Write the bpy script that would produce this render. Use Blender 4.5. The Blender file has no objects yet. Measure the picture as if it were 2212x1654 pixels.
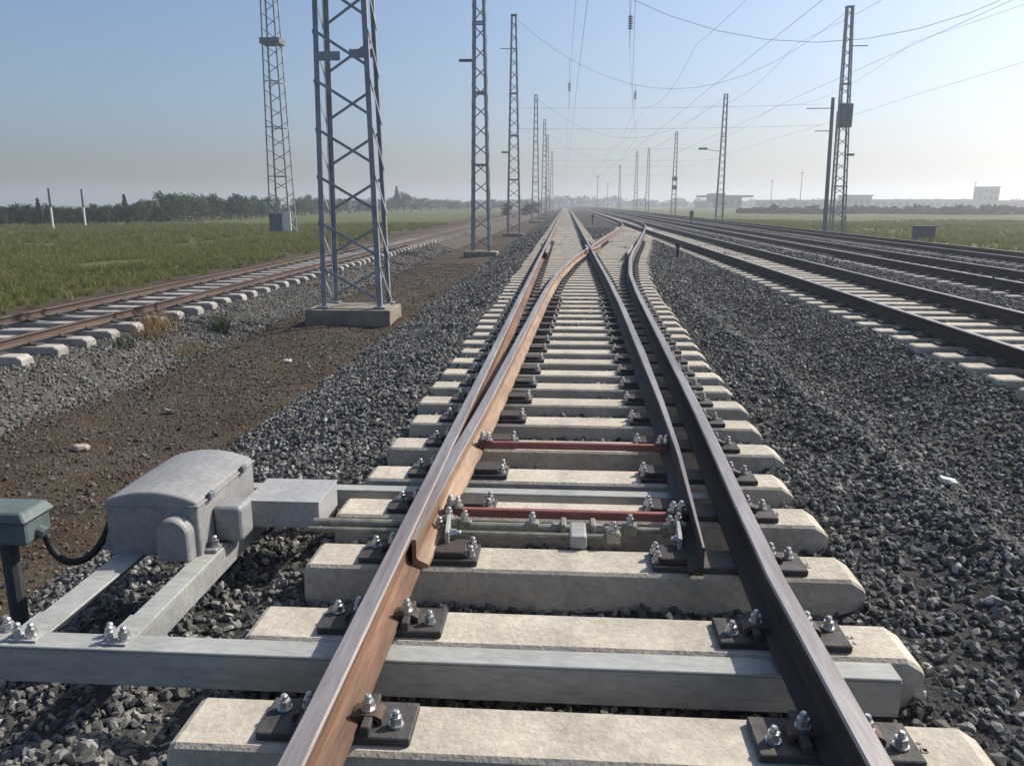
import bpy, bmesh, math, random
import numpy as np
from mathutils import Vector, Matrix, Euler

random.seed(7); RNG = np.random.default_rng(11)
R = math.radians
SC = bpy.context.scene
COL = SC.collection

# ------------------------------------------------------------------ camera, sky, sun, exposure
FPX, CXP, CYP = 1700.0, 1106.0, 827.0            # focal length and centre in 2212 px wide picture units
PITCH, YAW, EYE = math.atan(387 / 1700.0), R(3.84), 1.68
cam_d = bpy.data.cameras.new('camera'); cam = bpy.data.objects.new('camera', cam_d); COL.objects.link(cam)
cam.location = (0, 0, EYE); cam.rotation_euler = (math.pi / 2 - PITCH, 0, YAW)
cam_d.sensor_fit = 'HORIZONTAL'; cam_d.sensor_width = 36; cam_d.lens = FPX / 2212 * 36
cam_d.clip_start = 0.05; cam_d.clip_end = 9000
SC.camera = cam

SUN_AZ, SUN_EL = R(57), R(42)                    # azimuth clockwise from +y (the track direction)
world = bpy.data.worlds.new('World'); SC.world = world; world.use_nodes = True
nt = world.node_tree; bgn = nt.nodes['Background']
sky = nt.nodes.new('ShaderNodeTexSky'); sky.sky_type = 'NISHITA'; sky.sun_disc = False
sky.sun_elevation = SUN_EL; sky.sun_rotation = SUN_AZ
sky.air_density = 1.0; sky.dust_density = 3.0; sky.ozone_density = 5.5; sky.altitude = 100
nt.links.new(sky.outputs[0], bgn.inputs[0]); bgn.inputs[1].default_value = 0.118
sun_d = bpy.data.lights.new('sun', 'SUN'); sun = bpy.data.objects.new('sun', sun_d); COL.objects.link(sun)
sun_d.energy = 5.0; sun_d.angle = R(0.6); sun_d.color = (1.0, 0.93, 0.83)
sdir = Vector((math.sin(SUN_AZ) * math.cos(SUN_EL), math.cos(SUN_AZ) * math.cos(SUN_EL), math.sin(SUN_EL)))
sun.rotation_euler = sdir.to_track_quat('Z', 'Y').to_euler(); sun.location = sdir * 60
SC.view_settings.view_transform = 'Standard'; SC.view_settings.look = 'None'
SC.view_settings.exposure = 0.25; SC.view_settings.gamma = 1.0; SC.view_settings.use_curve_mapping = False
SC.render.engine = 'CYCLES'
cy = SC.cycles
cy.use_denoising = True
try: cy.denoiser = 'OPENIMAGEDENOISE'
except Exception: pass
cy.max_bounces = 6; cy.diffuse_bounces = 3; cy.glossy_bounces = 3; cy.transmission_bounces = 4
cy.volume_bounces = 1; cy.transparent_max_bounces = 8
cy.sample_clamp_indirect = 8

# ------------------------------------------------------------------ pixel helpers (2212 x 1654 units)
_fw = (-math.sin(YAW) * math.cos(PITCH), math.cos(YAW) * math.cos(PITCH), -math.sin(PITCH))
_rt = (math.cos(YAW), math.sin(YAW), 0.0)
_up = (-math.sin(YAW) * math.sin(PITCH), math.cos(YAW) * math.sin(PITCH), math.cos(PITCH))
def ray(px, py):
    a = (px - CXP) / FPX; b = (CYP - py) / FPX
    return [_fw[i] + a * _rt[i] + b * _up[i] for i in range(3)]
def on_z(px, py, z):
    d = ray(px, py); t = (z - EYE) / d[2]
    return Vector((d[0] * t, d[1] * t, z))
def on_y(px, py, y):
    d = ray(px, py); t = y / d[1]
    return Vector((d[0] * t, y, EYE + d[2] * t))

# ------------------------------------------------------------------ materials
MATS = {}
def mat(name, col, rough=0.8, metal=0.0, var=0.25, scale=6.0, col2=None, bump=0.0, bscale=40.0,
        obj_rand=0.0, streak=None, spec=0.4, coords='Object', detail=6.0, thresh=(0.35, 0.65)):
    m = bpy.data.materials.new(name); m.use_nodes = True; MATS[name] = m
    n = m.node_tree.nodes; l = m.node_tree.links; b = n['Principled BSDF']
    b.inputs['Roughness'].default_value = rough; b.inputs['Metallic'].default_value = metal
    b.inputs['Specular IOR Level'].default_value = spec
    tc = n.new('ShaderNodeTexCoord'); src = tc.outputs[coords]
    mp = n.new('ShaderNodeMapping'); l.new(src, mp.inputs[0])
    if streak: mp.inputs['Scale'].default_value = streak
    oi = n.new('ShaderNodeObjectInfo')
    if obj_rand > 0:
        cmb = n.new('ShaderNodeVectorMath'); cmb.operation = 'SCALE'
        comb = n.new('ShaderNodeCombineXYZ')
        for k in range(3): l.new(oi.outputs['Random'], comb.inputs[k])
        l.new(comb.outputs[0], cmb.inputs[0]); cmb.inputs['Scale'].default_value = 37.0
        l.new(cmb.outputs[0], mp.inputs['Location'])
    nz = n.new('ShaderNodeTexNoise'); nz.inputs['Scale'].default_value = scale; nz.inputs['Detail'].default_value = detail
    nz.inputs['Roughness'].default_value = 0.65; l.new(mp.outputs[0], nz.inputs['Vector'])
    rp = n.new('ShaderNodeValToRGB'); l.new(nz.outputs['Fac'], rp.inputs[0])
    c2 = col2 or tuple(max(0, c * (1 - var)) for c in col)
    c1 = col if col2 else tuple(min(1, c * (1 + var)) for c in col)
    rp.color_ramp.elements[0].position = thresh[0]; rp.color_ramp.elements[0].color = (*c2, 1)
    rp.color_ramp.elements[1].position = thresh[1]; rp.color_ramp.elements[1].color = (*c1, 1)
    out = rp.outputs[0]
    fine = n.new('ShaderNodeTexNoise'); fine.inputs['Scale'].default_value = scale * 9; fine.inputs['Detail'].default_value = 3
    l.new(mp.outputs[0], fine.inputs['Vector'])
    mul = n.new('ShaderNodeMixRGB'); mul.blend_type = 'MULTIPLY'; mul.inputs[0].default_value = 0.6
    fr = n.new('ShaderNodeMapRange'); fr.inputs[1].default_value = 0.3; fr.inputs[2].default_value = 0.7
    fr.inputs[3].default_value = 0.75; fr.inputs[4].default_value = 1.2
    l.new(fine.outputs['Fac'], fr.inputs[0]); l.new(out, mul.inputs[1]); l.new(fr.outputs[0], mul.inputs[2]); out = mul.outputs[0]
    if obj_rand > 0:
        mr = n.new('ShaderNodeMapRange'); mr.inputs[3].default_value = 1 - obj_rand; mr.inputs[4].default_value = 1 + obj_rand
        l.new(oi.outputs['Random'], mr.inputs[0])
        m2 = n.new('ShaderNodeMixRGB'); m2.blend_type = 'MULTIPLY'; m2.inputs[0].default_value = 1
        l.new(out, m2.inputs[1]); l.new(mr.outputs[0], m2.inputs[2]); out = m2.outputs[0]
    l.new(out, b.inputs['Base Color'])
    if bump > 0:
        bn = n.new('ShaderNodeTexNoise'); bn.inputs['Scale'].default_value = bscale; bn.inputs['Detail'].default_value = 5
        l.new(mp.outputs[0], bn.inputs['Vector'])
        bp = n.new('ShaderNodeBump'); bp.inputs['Strength'].default_value = bump; bp.inputs['Distance'].default_value = 0.02
        l.new(bn.outputs['Fac'], bp.inputs['Height']); l.new(bp.outputs[0], b.inputs['Normal'])
    return m

mat('concrete', (0.435, 0.39, 0.315), 0.9, var=0.16, scale=3.5, bump=0.25, bscale=60, obj_rand=0.07)
mat('concrete_old', (0.34, 0.315, 0.28), 0.92, var=0.25, scale=3, bump=0.3, bscale=50, obj_rand=0.1)
mat('concrete_block', (0.235, 0.205, 0.16), 0.92, var=0.25, scale=2.5, bump=0.35, bscale=30)
mat('rail_rust', (0.225, 0.126, 0.078), 0.8, metal=0.0, col2=(0.095, 0.055, 0.038), scale=9, bump=0.25, bscale=70, streak=(1, 0.10, 1))
mat('rail_head', (0.42, 0.385, 0.36), 0.40, metal=0.55, col2=(0.24, 0.20, 0.18), scale=10, streak=(1, 0.06, 1), spec=0.5)
mat('rail_shaded_dark', (0.070, 0.053, 0.046), 0.75, metal=0.0, col2=(0.034, 0.028, 0.026), scale=9, bump=0.2, bscale=60, streak=(1, 0.1, 1))  # darkened to put the shade of rail sides facing off the sun into the colour
mat('rail_siding', (0.125, 0.085, 0.066), 0.85, col2=(0.065, 0.045, 0.037), scale=6, bump=0.2, bscale=60, streak=(1, 0.1, 1))
mat('siding_head', (0.125, 0.092, 0.076), 0.8, col2=(0.075, 0.054, 0.045), scale=6, streak=(1, 0.08, 1))
mat('blade_steel', (0.34, 0.235, 0.155), 0.62, metal=0.1, col2=(0.17, 0.10, 0.065), scale=7, bump=0.15, bscale=60, streak=(1, 0.12, 1))
mat('plate_steel', (0.060, 0.056, 0.052), 0.7, metal=0.1, var=0.4, scale=12, bump=0.2, obj_rand=0.15)
mat('clip_rust', (0.085, 0.055, 0.042), 0.75, metal=0.1, var=0.4, scale=15, obj_rand=0.2)
mat('bolt_zinc', (0.50, 0.50, 0.49), 0.38, metal=0.75, var=0.25, scale=40, obj_rand=0.15)
mat('galvanised', (0.33, 0.335, 0.31), 0.62, metal=0.1, var=0.14, scale=4, bump=0.06, bscale=40, streak=(0.35, 1, 1))
mat('machine_paint', (0.25, 0.247, 0.24), 0.5, var=0.10, scale=4, bump=0.05, bscale=90)
mat('duct_paint', (0.33, 0.33, 0.325), 0.5, var=0.10, scale=5, bump=0.05, bscale=70)
mat('cable_box', (0.10, 0.13, 0.125), 0.55, var=0.2, scale=9)
mat('rubber', (0.014, 0.013, 0.012), 0.6, var=0.3, scale=20)
mat('red_paint', (0.30, 0.105, 0.085), 0.65, col2=(0.17, 0.06, 0.05), scale=8, bump=0.1, streak=(0.3, 1, 1))
mat('rod_steel', (0.26, 0.25, 0.20), 0.5, metal=0.4, var=0.3, scale=14, obj_rand=0.15)
mat('mast_steel', (0.27, 0.295, 0.32), 0.55, metal=0.25, var=0.2, scale=3, obj_rand=0.08)
mat('mast_dark', (0.15, 0.165, 0.185), 0.6, metal=0.2, var=0.2, scale=3)
mat('wire', (0.16, 0.16, 0.17), 0.6, metal=0.2, var=0.1)
mat('insulator', (0.12, 0.10, 0.09), 0.3, var=0.2)
mat('white_bit', (0.72, 0.71, 0.68), 0.7, var=0.08, scale=20)
mat('plank', (0.36, 0.31, 0.24), 0.9, var=0.3, scale=10)
mat('box_grey', (0.11, 0.12, 0.14), 0.6, var=0.15, scale=4)
mat('post_dark', (0.05, 0.055, 0.06), 0.7, var=0.2)
mat('wall_pale', (0.45, 0.45, 0.45), 0.9, var=0.08, scale=0.4)
mat('wall_grey', (0.17, 0.18, 0.20), 0.9, var=0.1, scale=0.3)
mat('wall_blue', (0.22, 0.25, 0.28), 0.9, var=0.08, scale=0.4)
mat('roof_grey', (0.12, 0.125, 0.14), 0.85, var=0.12, scale=0.5)
mat('glass', (0.06, 0.075, 0.09), 0.15, var=0.2, scale=1)
mat('bark', (0.14, 0.11, 0.085), 0.95, var=0.3, scale=3)

def leaf_mat(name, c, trans=0.25, r=0.35):
    m = bpy.data.materials.new(name); m.use_nodes = True; MATS[name] = m
    n = m.node_tree.nodes; l = m.node_tree.links; b = n['Principled BSDF']
    b.inputs['Roughness'].default_value = 0.7; b.inputs['Specular IOR Level'].default_value = 0.2
    g = n.new('ShaderNodeNewGeometry'); oi = n.new('ShaderNodeObjectInfo')
    mr = n.new('ShaderNodeMapRange'); mr.inputs[3].default_value = 1 - r; mr.inputs[4].default_value = 1 + r
    l.new(g.outputs['Random Per Island'], mr.inputs[0])
    mo = n.new('ShaderNodeMapRange'); mo.inputs[3].default_value = 1 - r * 0.7; mo.inputs[4].default_value = 1 + r * 0.7
    l.new(oi.outputs['Random'], mo.inputs[0])
    mu = n.new('ShaderNodeMath'); mu.operation = 'MULTIPLY'; l.new(mr.outputs[0], mu.inputs[0]); l.new(mo.outputs[0], mu.inputs[1])
    mx = n.new('ShaderNodeMixRGB'); mx.blend_type = 'MULTIPLY'; mx.inputs[0].default_value = 1
    mx.inputs[1].default_value = (*c, 1); l.new(mu.outputs[0], mx.inputs[2]); l.new(mx.outputs[0], b.inputs['Base Color'])
    tr = n.new('ShaderNodeBsdfTranslucent'); l.new(mx.outputs[0], tr.inputs[0])
    ms = n.new('ShaderNodeMixShader'); ms.inputs[0].default_value = trans
    l.new(b.outputs[0], ms.inputs[1]); l.new(tr.outputs[0], ms.inputs[2])
    l.new(ms.outputs[0], n['Material Output'].inputs['Surface'])
    return m
leaf_mat('leaf_dark', (0.040, 0.062, 0.030), 0.2)
leaf_mat('leaf_mid', (0.062, 0.092, 0.038), 0.25)
leaf_mat('leaf_pale', (0.088, 0.112, 0.052), 0.25)
leaf_mat('leaf_far', (0.045, 0.060, 0.040), 0.2)
leaf_mat('grass_blade', (0.130, 0.143, 0.042), 0.35, 0.3)
leaf_mat('grass_yellow', (0.158, 0.150, 0.059), 0.35, 0.3)
leaf_mat('dry_grass', (0.26, 0.19, 0.09), 0.3, 0.35)
leaf_mat('weed_green', (0.07, 0.10, 0.04), 0.3, 0.3)

def stone_mat(name, cols, r=0.95):
    m = bpy.data.materials.new(name); m.use_nodes = True; MATS[name] = m
    n = m.node_tree.nodes; l = m.node_tree.links; b = n['Principled BSDF']
    b.inputs['Roughness'].default_value = r; b.inputs['Specular IOR Level'].default_value = 0.25
    oi = n.new('ShaderNodeObjectInfo'); rp = n.new('ShaderNodeValToRGB'); l.new(oi.outputs['Random'], rp.inputs[0])
    e = rp.color_ramp.elements
    e[0].position = 0; e[0].color = (*cols[0], 1); e[1].position = 1; e[1].color = (*cols[-1], 1)
    for i, c in enumerate(cols[1:-1]):
        k = e.new((i + 1) / (len(cols) - 1)); k.color = (*c, 1)
    tc = n.new('ShaderNodeTexCoord'); nz = n.new('ShaderNodeTexNoise'); nz.inputs['Scale'].default_value = 3
    nz.inputs['Detail'].default_value = 4; l.new(tc.outputs['Object'], nz.inputs['Vector'])
    mr = n.new('ShaderNodeMapRange'); mr.inputs[1].default_value = 0.3; mr.inputs[2].default_value = 0.7
    mr.inputs[3].default_value = 0.75; mr.inputs[4].default_value = 1.25; l.new(nz.outputs['Fac'], mr.inputs[0])
    mx = n.new('ShaderNodeMixRGB'); mx.blend_type = 'MULTIPLY'; mx.inputs[0].default_value = 1
    l.new(rp.outputs[0], mx.inputs[1]); l.new(mr.outputs[0], mx.inputs[2]); l.new(mx.outputs[0], b.inputs['Base Color'])
    return m
stone_mat('ballast_stone', [(0.040, 0.040, 0.037), (0.115, 0.114, 0.106), (0.065, 0.064, 0.060), (0.21, 0.206, 0.19), (0.085, 0.086, 0.081), (0.15, 0.147, 0.135), (0.055, 0.054, 0.050), (0.26, 0.25, 0.225), (0.10, 0.10, 0.095), (0.40, 0.39, 0.36)])
stone_mat('ballast_left', [(0.055, 0.054, 0.050), (0.13, 0.128, 0.118), (0.085, 0.085, 0.08), (0.19, 0.185, 0.17), (0.105, 0.105, 0.10), (0.26, 0.25, 0.23)])
stone_mat('dirt_stone', [(0.050, 0.038, 0.029), (0.081, 0.063, 0.046), (0.105, 0.087, 0.068), (0.068, 0.056, 0.042), (0.093, 0.087, 0.077), (0.198, 0.174, 0.143)])

def ground_mat(name, layers, nscale):
    """layers: colours blended by the vertex attribute 'zone' (0 dirt, 1 grass) with noise on the border"""
    m = bpy.data.materials.new(name); m.use_nodes = True; MATS[name] = m
    n = m.node_tree.nodes; l = m.node_tree.links; b = n['Principled BSDF']
    b.inputs['Roughness'].default_value = 0.95; b.inputs['Specular IOR Level'].default_value = 0.15
    tc = n.new('ShaderNodeTexCoord')
    def noise(sc, det=6, rough=0.6, st=None):
        v = tc.outputs['Object']
        if st:
            mp = n.new('ShaderNodeMapping'); mp.inputs['Scale'].default_value = st; l.new(v, mp.inputs[0]); v = mp.outputs[0]
        z = n.new('ShaderNodeTexNoise'); z.inputs['Scale'].default_value = sc; z.inputs['Detail'].default_value = det
        z.inputs['Roughness'].default_value = rough; l.new(v, z.inputs['Vector']); return z.outputs['Fac']
    def ramp(f, stops):
        rp = n.new('ShaderNodeValToRGB'); l.new(f, rp.inputs[0]); e = rp.color_ramp.elements
        e[0].position, e[0].color = stops[0][0], (*stops[0][1], 1)
        e[1].position, e[1].color = stops[-1][0], (*stops[-1][1], 1)
        for p, c in stops[1:-1]:
            k = e.new(p); k.color = (*c, 1)
        return rp.outputs[0]
    def mix(f, a, c, bt='MIX'):
        x = n.new('ShaderNodeMixRGB'); x.blend_type = bt
        if isinstance(f, float): x.inputs[0].default_value = f
        else: l.new(f, x.inputs[0])
        l.new(a, x.inputs[1]); l.new(c, x.inputs[2]); return x.outputs[0]
    a = ramp(noise(*layers[0][0]), layers[0][1])
    a = mix(0.55, a, ramp(noise(26, 4), [(0.3, (0.45, 0.45, 0.45)), (0.7, (1.25, 1.2, 1.15))]), 'MULTIPLY')
    hb = noise(*nscale)
    if len(layers) > 1:
        g = ramp(noise(*layers[1][0]), layers[1][1])
        g = mix(0.6, g, ramp(noise(3.5, 5, 0.7), [(0.3, (0.55, 0.55, 0.5)), (0.7, (1.25, 1.25, 1.2))]), 'MULTIPLY')
        at = n.new('ShaderNodeAttribute'); at.attribute_name = 'zone'
        ad = n.new('ShaderNodeMath'); ad.operation = 'MULTIPLY_ADD'; ad.inputs[1].default_value = 0.9
        nb = noise(0.9, 6, 0.7); l.new(nb, ad.inputs[0])
        sm = n.new('ShaderNodeMath'); sm.operation = 'ADD'; l.new(at.outputs['Fac'], ad.inputs[2])
        st = n.new('ShaderNodeMapRange'); st.inputs[1].default_value = 0.85; st.inputs[2].default_value = 1.05
        l.new(ad.outputs[0], st.inputs[0]); a = mix(st.outputs[0], a, g)
    l.new(a, b.inputs['Base Color'])
    bp = n.new('ShaderNodeBump'); bp.inputs['Strength'].default_value = 0.7; bp.inputs['Distance'].default_value = 0.05
    l.new(hb, bp.inputs['Height']); l.new(bp.outputs[0], b.inputs['Normal'])
    return m
ground_mat('ground', [((0.7, 9, 0.75), [(0.30, (0.030, 0.023, 0.016)), (0.43, (0.057, 0.042, 0.028)), (0.52, (0.078, 0.059, 0.039)), (0.60, (0.071, 0.061, 0.050)), (0.72, (0.099, 0.089, 0.072))]),
                      ((0.10, 7, 0.65), [(0.3, (0.070, 0.082, 0.024)), (0.5, (0.088, 0.097, 0.030)), (0.7, (0.110, 0.108, 0.042))])], (9, 8, 0.7))
ground_mat('ballast', [((1.2, 8, 0.75), [(0.25, (0.036, 0.035, 0.033)), (0.5, (0.056, 0.055, 0.052)), (0.75, (0.084, 0.083, 0.078))])], (22, 4, 0.6))  # colour lowered to stand in for self-shadowing between far stones
ground_mat('ballast_brown', [((1.0, 8, 0.75), [(0.25, (0.065, 0.054, 0.045)), (0.5, (0.102, 0.088, 0.073)), (0.75, (0.136, 0.126, 0.112))])], (22, 4, 0.6))

# ------------------------------------------------------------------ objects and mesh building
def tag(o, label=None, cat=None, group=None, kind=None):
    if label: o['label'] = label
    if cat: o['category'] = cat
    if group: o['group'] = group
    if kind: o['kind'] = kind
    return o
def link(name, data, parent=None, loc=None, rot=None):
    o = bpy.data.objects.new(name, data); COL.objects.link(o)
    if parent is not None: o.parent = parent
    if loc is not None: o.location = loc
    if rot is not None: o.rotation_euler = rot
    return o
def thing(name, loc, label, cat, group=None, rz=0.0):
    return tag(link(name, None, None, loc, (0, 0, rz)), label, cat, group)

class MB:
    def __init__(s): s.v = []; s.f = []; s.m = []
    def add(s, vs, fs, mi=0):
        o = len(s.v); s.v += [tuple(p) for p in vs]; s.f += [[i + o for i in f] for f in fs]
        s.m += ([mi] * len(fs) if isinstance(mi, int) else list(mi)); return s
    def box(s, c, d, M=None, mi=0, taper=1.0):
        x, y, z = d[0] / 2, d[1] / 2, d[2] / 2
        vs = [Vector((sx * x * (taper if sz > 0 else 1), sy * y * (taper if sz > 0 else 1), sz * z)) for sz in (-1, 1) for sy in (-1, 1) for sx in (-1, 1)]
        if M is not None: vs = [M @ p for p in vs]
        vs = [p + Vector(c) for p in vs]
        return s.add(vs, [(0, 2, 3, 1), (4, 5, 7, 6), (0, 1, 5, 4), (2, 6, 7, 3), (0, 4, 6, 2), (1, 3, 7, 5)], mi)
    def bar(s, p0, p1, w, t, mi=0, upv=(0, 0, 1)):
        p0, p1 = Vector(p0), Vector(p1); d = (p1 - p0); L = d.length; d.normalize()
        u = Vector(upv)
        if abs(d.dot(u)) > 0.97: u = Vector((0, 1, 0))
        a = d.cross(u).normalized(); b = a.cross(d).normalized()
        vs = [p + a * (sx * w / 2) + b * (sy * t / 2) for p in (p0, p1) for sx, sy in ((-1, -1), (1, -1), (1, 1), (-1, 1))]
        return s.add(vs, [(0, 3, 2, 1), (4, 5, 6, 7), (0, 1, 5, 4), (1, 2, 6, 5), (2, 3, 7, 6), (3, 0, 4, 7)], mi)
    def tube(s, pts, r, n=6, mi=0, cap=True):
        pts = [Vector(p) for p in pts]; rs = r if hasattr(r, '__len__') else [r] * len(pts); vs = []; fs = []
        for i, p in enumerate(pts):
            d = (pts[min(i + 1, len(pts) - 1)] - pts[max(i - 1, 0)]).normalized()
            u = Vector((0, 0, 1)) if abs(d.z) < 0.95 else Vector((1, 0, 0))
            a = d.cross(u).normalized(); b = a.cross(d).normalized()
            for k in range(n):
                t = 2 * math.pi * k / n; vs.append(p + (a * math.cos(t) + b * math.sin(t)) * rs[i])
        for i in range(len(pts) - 1):
            for k in range(n):
                k2 = (k + 1) % n; fs.append((i * n + k, i * n + k2, (i + 1) * n + k2, (i + 1) * n + k))
        if cap: fs += [tuple(range(n - 1, -1, -1)), tuple((len(pts) - 1) * n + k for k in range(n))]
        return s.add(vs, fs, mi)
    def sections(s, rings, mi=0, cap=True):
        n = len(rings[0]); vs = [p for r in rings for p in r]; fs = []; mm = []
        for i in range(len(rings) - 1):
            for k in range(n):
                k2 = (k + 1) % n; fs.append((i * n + k, i * n + k2, (i + 1) * n + k2, (i + 1) * n + k))
                mm.append(mi if isinstance(mi, int) else mi[k])
        if cap:
            fs += [tuple(range(n - 1, -1, -1)), tuple((len(rings) - 1) * n + k for k in range(n))]
            mm += [mi if isinstance(mi, int) else 0] * 2
        return s.add(vs, fs, mm)
    def mesh(s, name, mats, smooth=False):
        me = bpy.data.meshes.new(name); me.from_pydata(s.v, [], s.f)
        for m in ([mats] if isinstance(mats, str) else mats): me.materials.append(MATS[m])
        me.polygons.foreach_set('material_index', s.m)
        if smooth: me.polygons.foreach_set('use_smooth', [True] * len(s.f))
        bm = bmesh.new(); bm.from_mesh(me); bmesh.ops.recalc_face_normals(bm, faces=bm.faces); bm.to_mesh(me); bm.free()
        return me
    def build(s, name, mats, parent=None, loc=None, rot=None, smooth=False, bevel=0.0, seg=2):
        me = s.mesh(name, mats, smooth)
        if bevel > 0: bevel_mesh(me, bevel, seg)
        return link(name, me, parent, loc, rot)
def bevel_mesh(me, w, seg=2):
    bm = bmesh.new(); bm.from_mesh(me)
    ed = [e for e in bm.edges if len(e.link_faces) == 2 and e.calc_face_angle() > 0.5]
    bmesh.ops.bevel(bm, geom=ed, offset=w, segments=seg, affect='EDGES', profile=0.5, clamp_overlap=True)
    bm.to_mesh(me); bm.free()

# ------------------------------------------------------------------ alignment of the tracks
XL, XR = -0.72, 0.87                              # running rails of the straight track (railhead z = 0.21)
_oy = np.array([-50, 3.2, 4.57, 5.85, 7.3, 10, 13.5, 17.4, 22.3, 26.5, 30.84, 36, 41.35, 47, 53, 59, 66, 75, 90, 2000], float)
_ov = np.array([0, 0, .070, .125, .170, .255, .365, .54, .93, 1.38, 1.90, 2.47, 3.07, 3.72, 4.36, 4.88, 5.24, 5.43, 5.48, 5.48], float)
_gy = np.arange(-10, 130, 0.25); _gv = np.interp(_gy, _oy, _ov)
_k = np.hanning(13); _k /= _k.sum(); _gs = np.convolve(np.pad(_gv, 6, mode='edge'), _k, 'valid')
_gs = np.where(_gy < 3.2, 0, _gs)
def off(y): return float(np.interp(y, _gy, _gs))
def blade_r(y):                                    # centre line of the open right-hand blade / straight rail
    return float(np.interp(y, [3.2, 4.7, 5.85, 7.3, 10, 12, 16, 9999], [.665, .735, .765, .785, .825, .85, XR, XR]))
T2, T3, T4, TL = 5.55, 10.1, 15.1, -8.88           # centres of the other tracks
ZL = -0.39                                         # sleeper top of the left track
HG = 0.795
FRONTS = [2.115, 2.755, 3.40, 4.025, 4.61, 5.25, 5.90, 6.53]
while FRONTS[-1] < 36: FRONTS.append(FRONTS[-1] + 0.602)

def smooth_noise(x, y, s, seed):
    """cheap value noise on numpy arrays"""
    xi = np.floor(x / s); yi = np.floor(y / s); fx = x / s - xi; fy = y / s - yi
    def h(a, b):
        v = np.sin(a * 127.1 + b * 311.7 + seed * 74.7) * 43758.5453
        return v - np.floor(v)
    u = fx * fx * (3 - 2 * fx); w = fy * fy * (3 - 2 * fy)
    return (h(xi, yi) * (1 - u) + h(xi + 1, yi) * u) * (1 - w) + (h(xi, yi + 1) * (1 - u) + h(xi + 1, yi + 1) * u) * w - 0.5

_bx = np.array([-3.75, -3.35, -3.0, -2.4, -1.75, -1.35, -1.2, 1.25, 1.5, 1.75, 2.15, 2.7, 3.2, 4.1, 4.3, 6.9, 7.5, 8.2, 8.7, 11.5, 12.3, 13.2, 16.6, 17.6, 19.2, 20.4])
_bz = np.array([-1.0, -.78, -.66, -.42, -.17, -.13, -.12, -.12, -.12, -.09, .02, -.32, -.36, -.10, -.09, -.09, -.05, -.06, -.19, -.19, -.2, -.26, -.27, -.32, -.48, -.8])
def bed_z(x, y):
    x = np.asarray(x, float); y = np.asarray(y, float)
    z = np.interp(x, _bx, _bz)
    w = np.clip((y - 11) / 12, 0, 1) * np.clip((x - 1.2) / .3, 0, 1) * np.clip((4.3 - x) / .3, 0, 1)
    z = z * (1 - w) + (-.09) * w
    crib = np.interp(y, [0, 2.6, 3.3, 4.6, 6.5, 9], [-.24, -.24, -.19, -.17, -.11, -.075])
    inn = np.clip((x + 1.9) / .4, 0, 1) * np.clip((1.45 - x) / .25, 0, 1)
    z = z + (crib + .12) * inn
    z = z - .10 * np.clip((x + 2.6) / .3, 0, 1) * np.clip((-1.3 - x) / .2, 0, 1) * np.clip((y - 2.2) / .4, 0, 1) * np.clip((4.6 - y) / .3, 0, 1)
    amp = np.where((x > -1.4) & (x < 1.4), .03, .09)
    return z + amp * smooth_noise(x, y, .8, 1) + .04 * smooth_noise(x, y, .3, 2)
_lx = np.array([-13.2, -12.6, -11.4, -10.6, -7.55, -7.2, -6.75, -6.3, -5.95])
_lz = np.array([-1.15, -.86, -.68, -.53, -.53, -.60, -.74, -.86, -1.15])
def left_z(x, y):
    return np.interp(x, _lx, _lz) + .05 * smooth_noise(x, y, .9, 4) + .03 * smooth_noise(x, y, .3, 5)
_gx = np.array([-2000, -200, -70, -30, -14, -12.2, -11.5, -7.4, -6.5, -5.9, -3.6, -3.1, -2.5, 0, 18.8, 19.6, 20.6, 40, 2500.])
_gz = np.array([-1.3, -1.25, -1.2, -1.05, -.88, -.84, -1.3, -1.3, -.92, -.84, -.80, -.82, -1.4, -1.4, -1.4, -.52, -.50, -.72, -1.0])
def ground_z(x, y):
    x = np.asarray(x, float); y = np.asarray(y, float)
    n = .10 * smooth_noise(x, y, 1.3, 7) + .05 * smooth_noise(x, y, .45, 8)
    g = np.clip((np.abs(x + 4) - 9) / 20, 0, 1)
    n = n * (1 - g) + g * (.35 * smooth_noise(x, y, 9, 9) + .12 * smooth_noise(x, y, 3, 10))
    return np.interp(x, _gx, _gz) + n * np.clip((900 - y) / 600, 0, 1)

def sheet(name, xs, ys, zf, material, zone=None):
    X, Y = np.meshgrid(xs, ys); Z = zf(X.ravel(), Y.ravel())
    V = np.column_stack([X.ravel(), Y.ravel(), Z]); nx, ny = len(xs), len(ys)
    i = np.arange(nx * (ny - 1)).reshape(ny - 1, nx)[:, :-1].ravel()
    Fc = np.column_stack([i, i + 1, i + 1 + nx, i + nx])
    me = bpy.data.meshes.new(name)
    me.vertices.add(len(V)); me.vertices.foreach_set('co', V.ravel())
    me.loops.add(Fc.size); me.loops.foreach_set('vertex_index', Fc.ravel())
    me.polygons.add(len(Fc)); me.polygons.foreach_set('loop_start', np.arange(0, Fc.size, 4)); me.polygons.foreach_set('loop_total', np.full(len(Fc), 4))
    me.update(); me.validate(); me.materials.append(MATS[material])
    me.polygons.foreach_set('use_smooth', np.ones(len(Fc), bool))
    if zone is not None:
        at = me.attributes.new('zone', 'FLOAT', 'POINT'); at.data.foreach_set('value', zone(V[:, 0], V[:, 1]).astype(np.float32))
    return tag(link(name, me), kind='structure')
def grow(a, b, s0, f):
    r = [a]
    while r[-1] < b: r.append(r[-1] + s0); s0 *= f
    return r
YS = np.array(sorted(set([-40, -20, -10, -5] + list(np.arange(-2, 26, .16)) + grow(26, 2300, .3, 1.05))))
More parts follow.
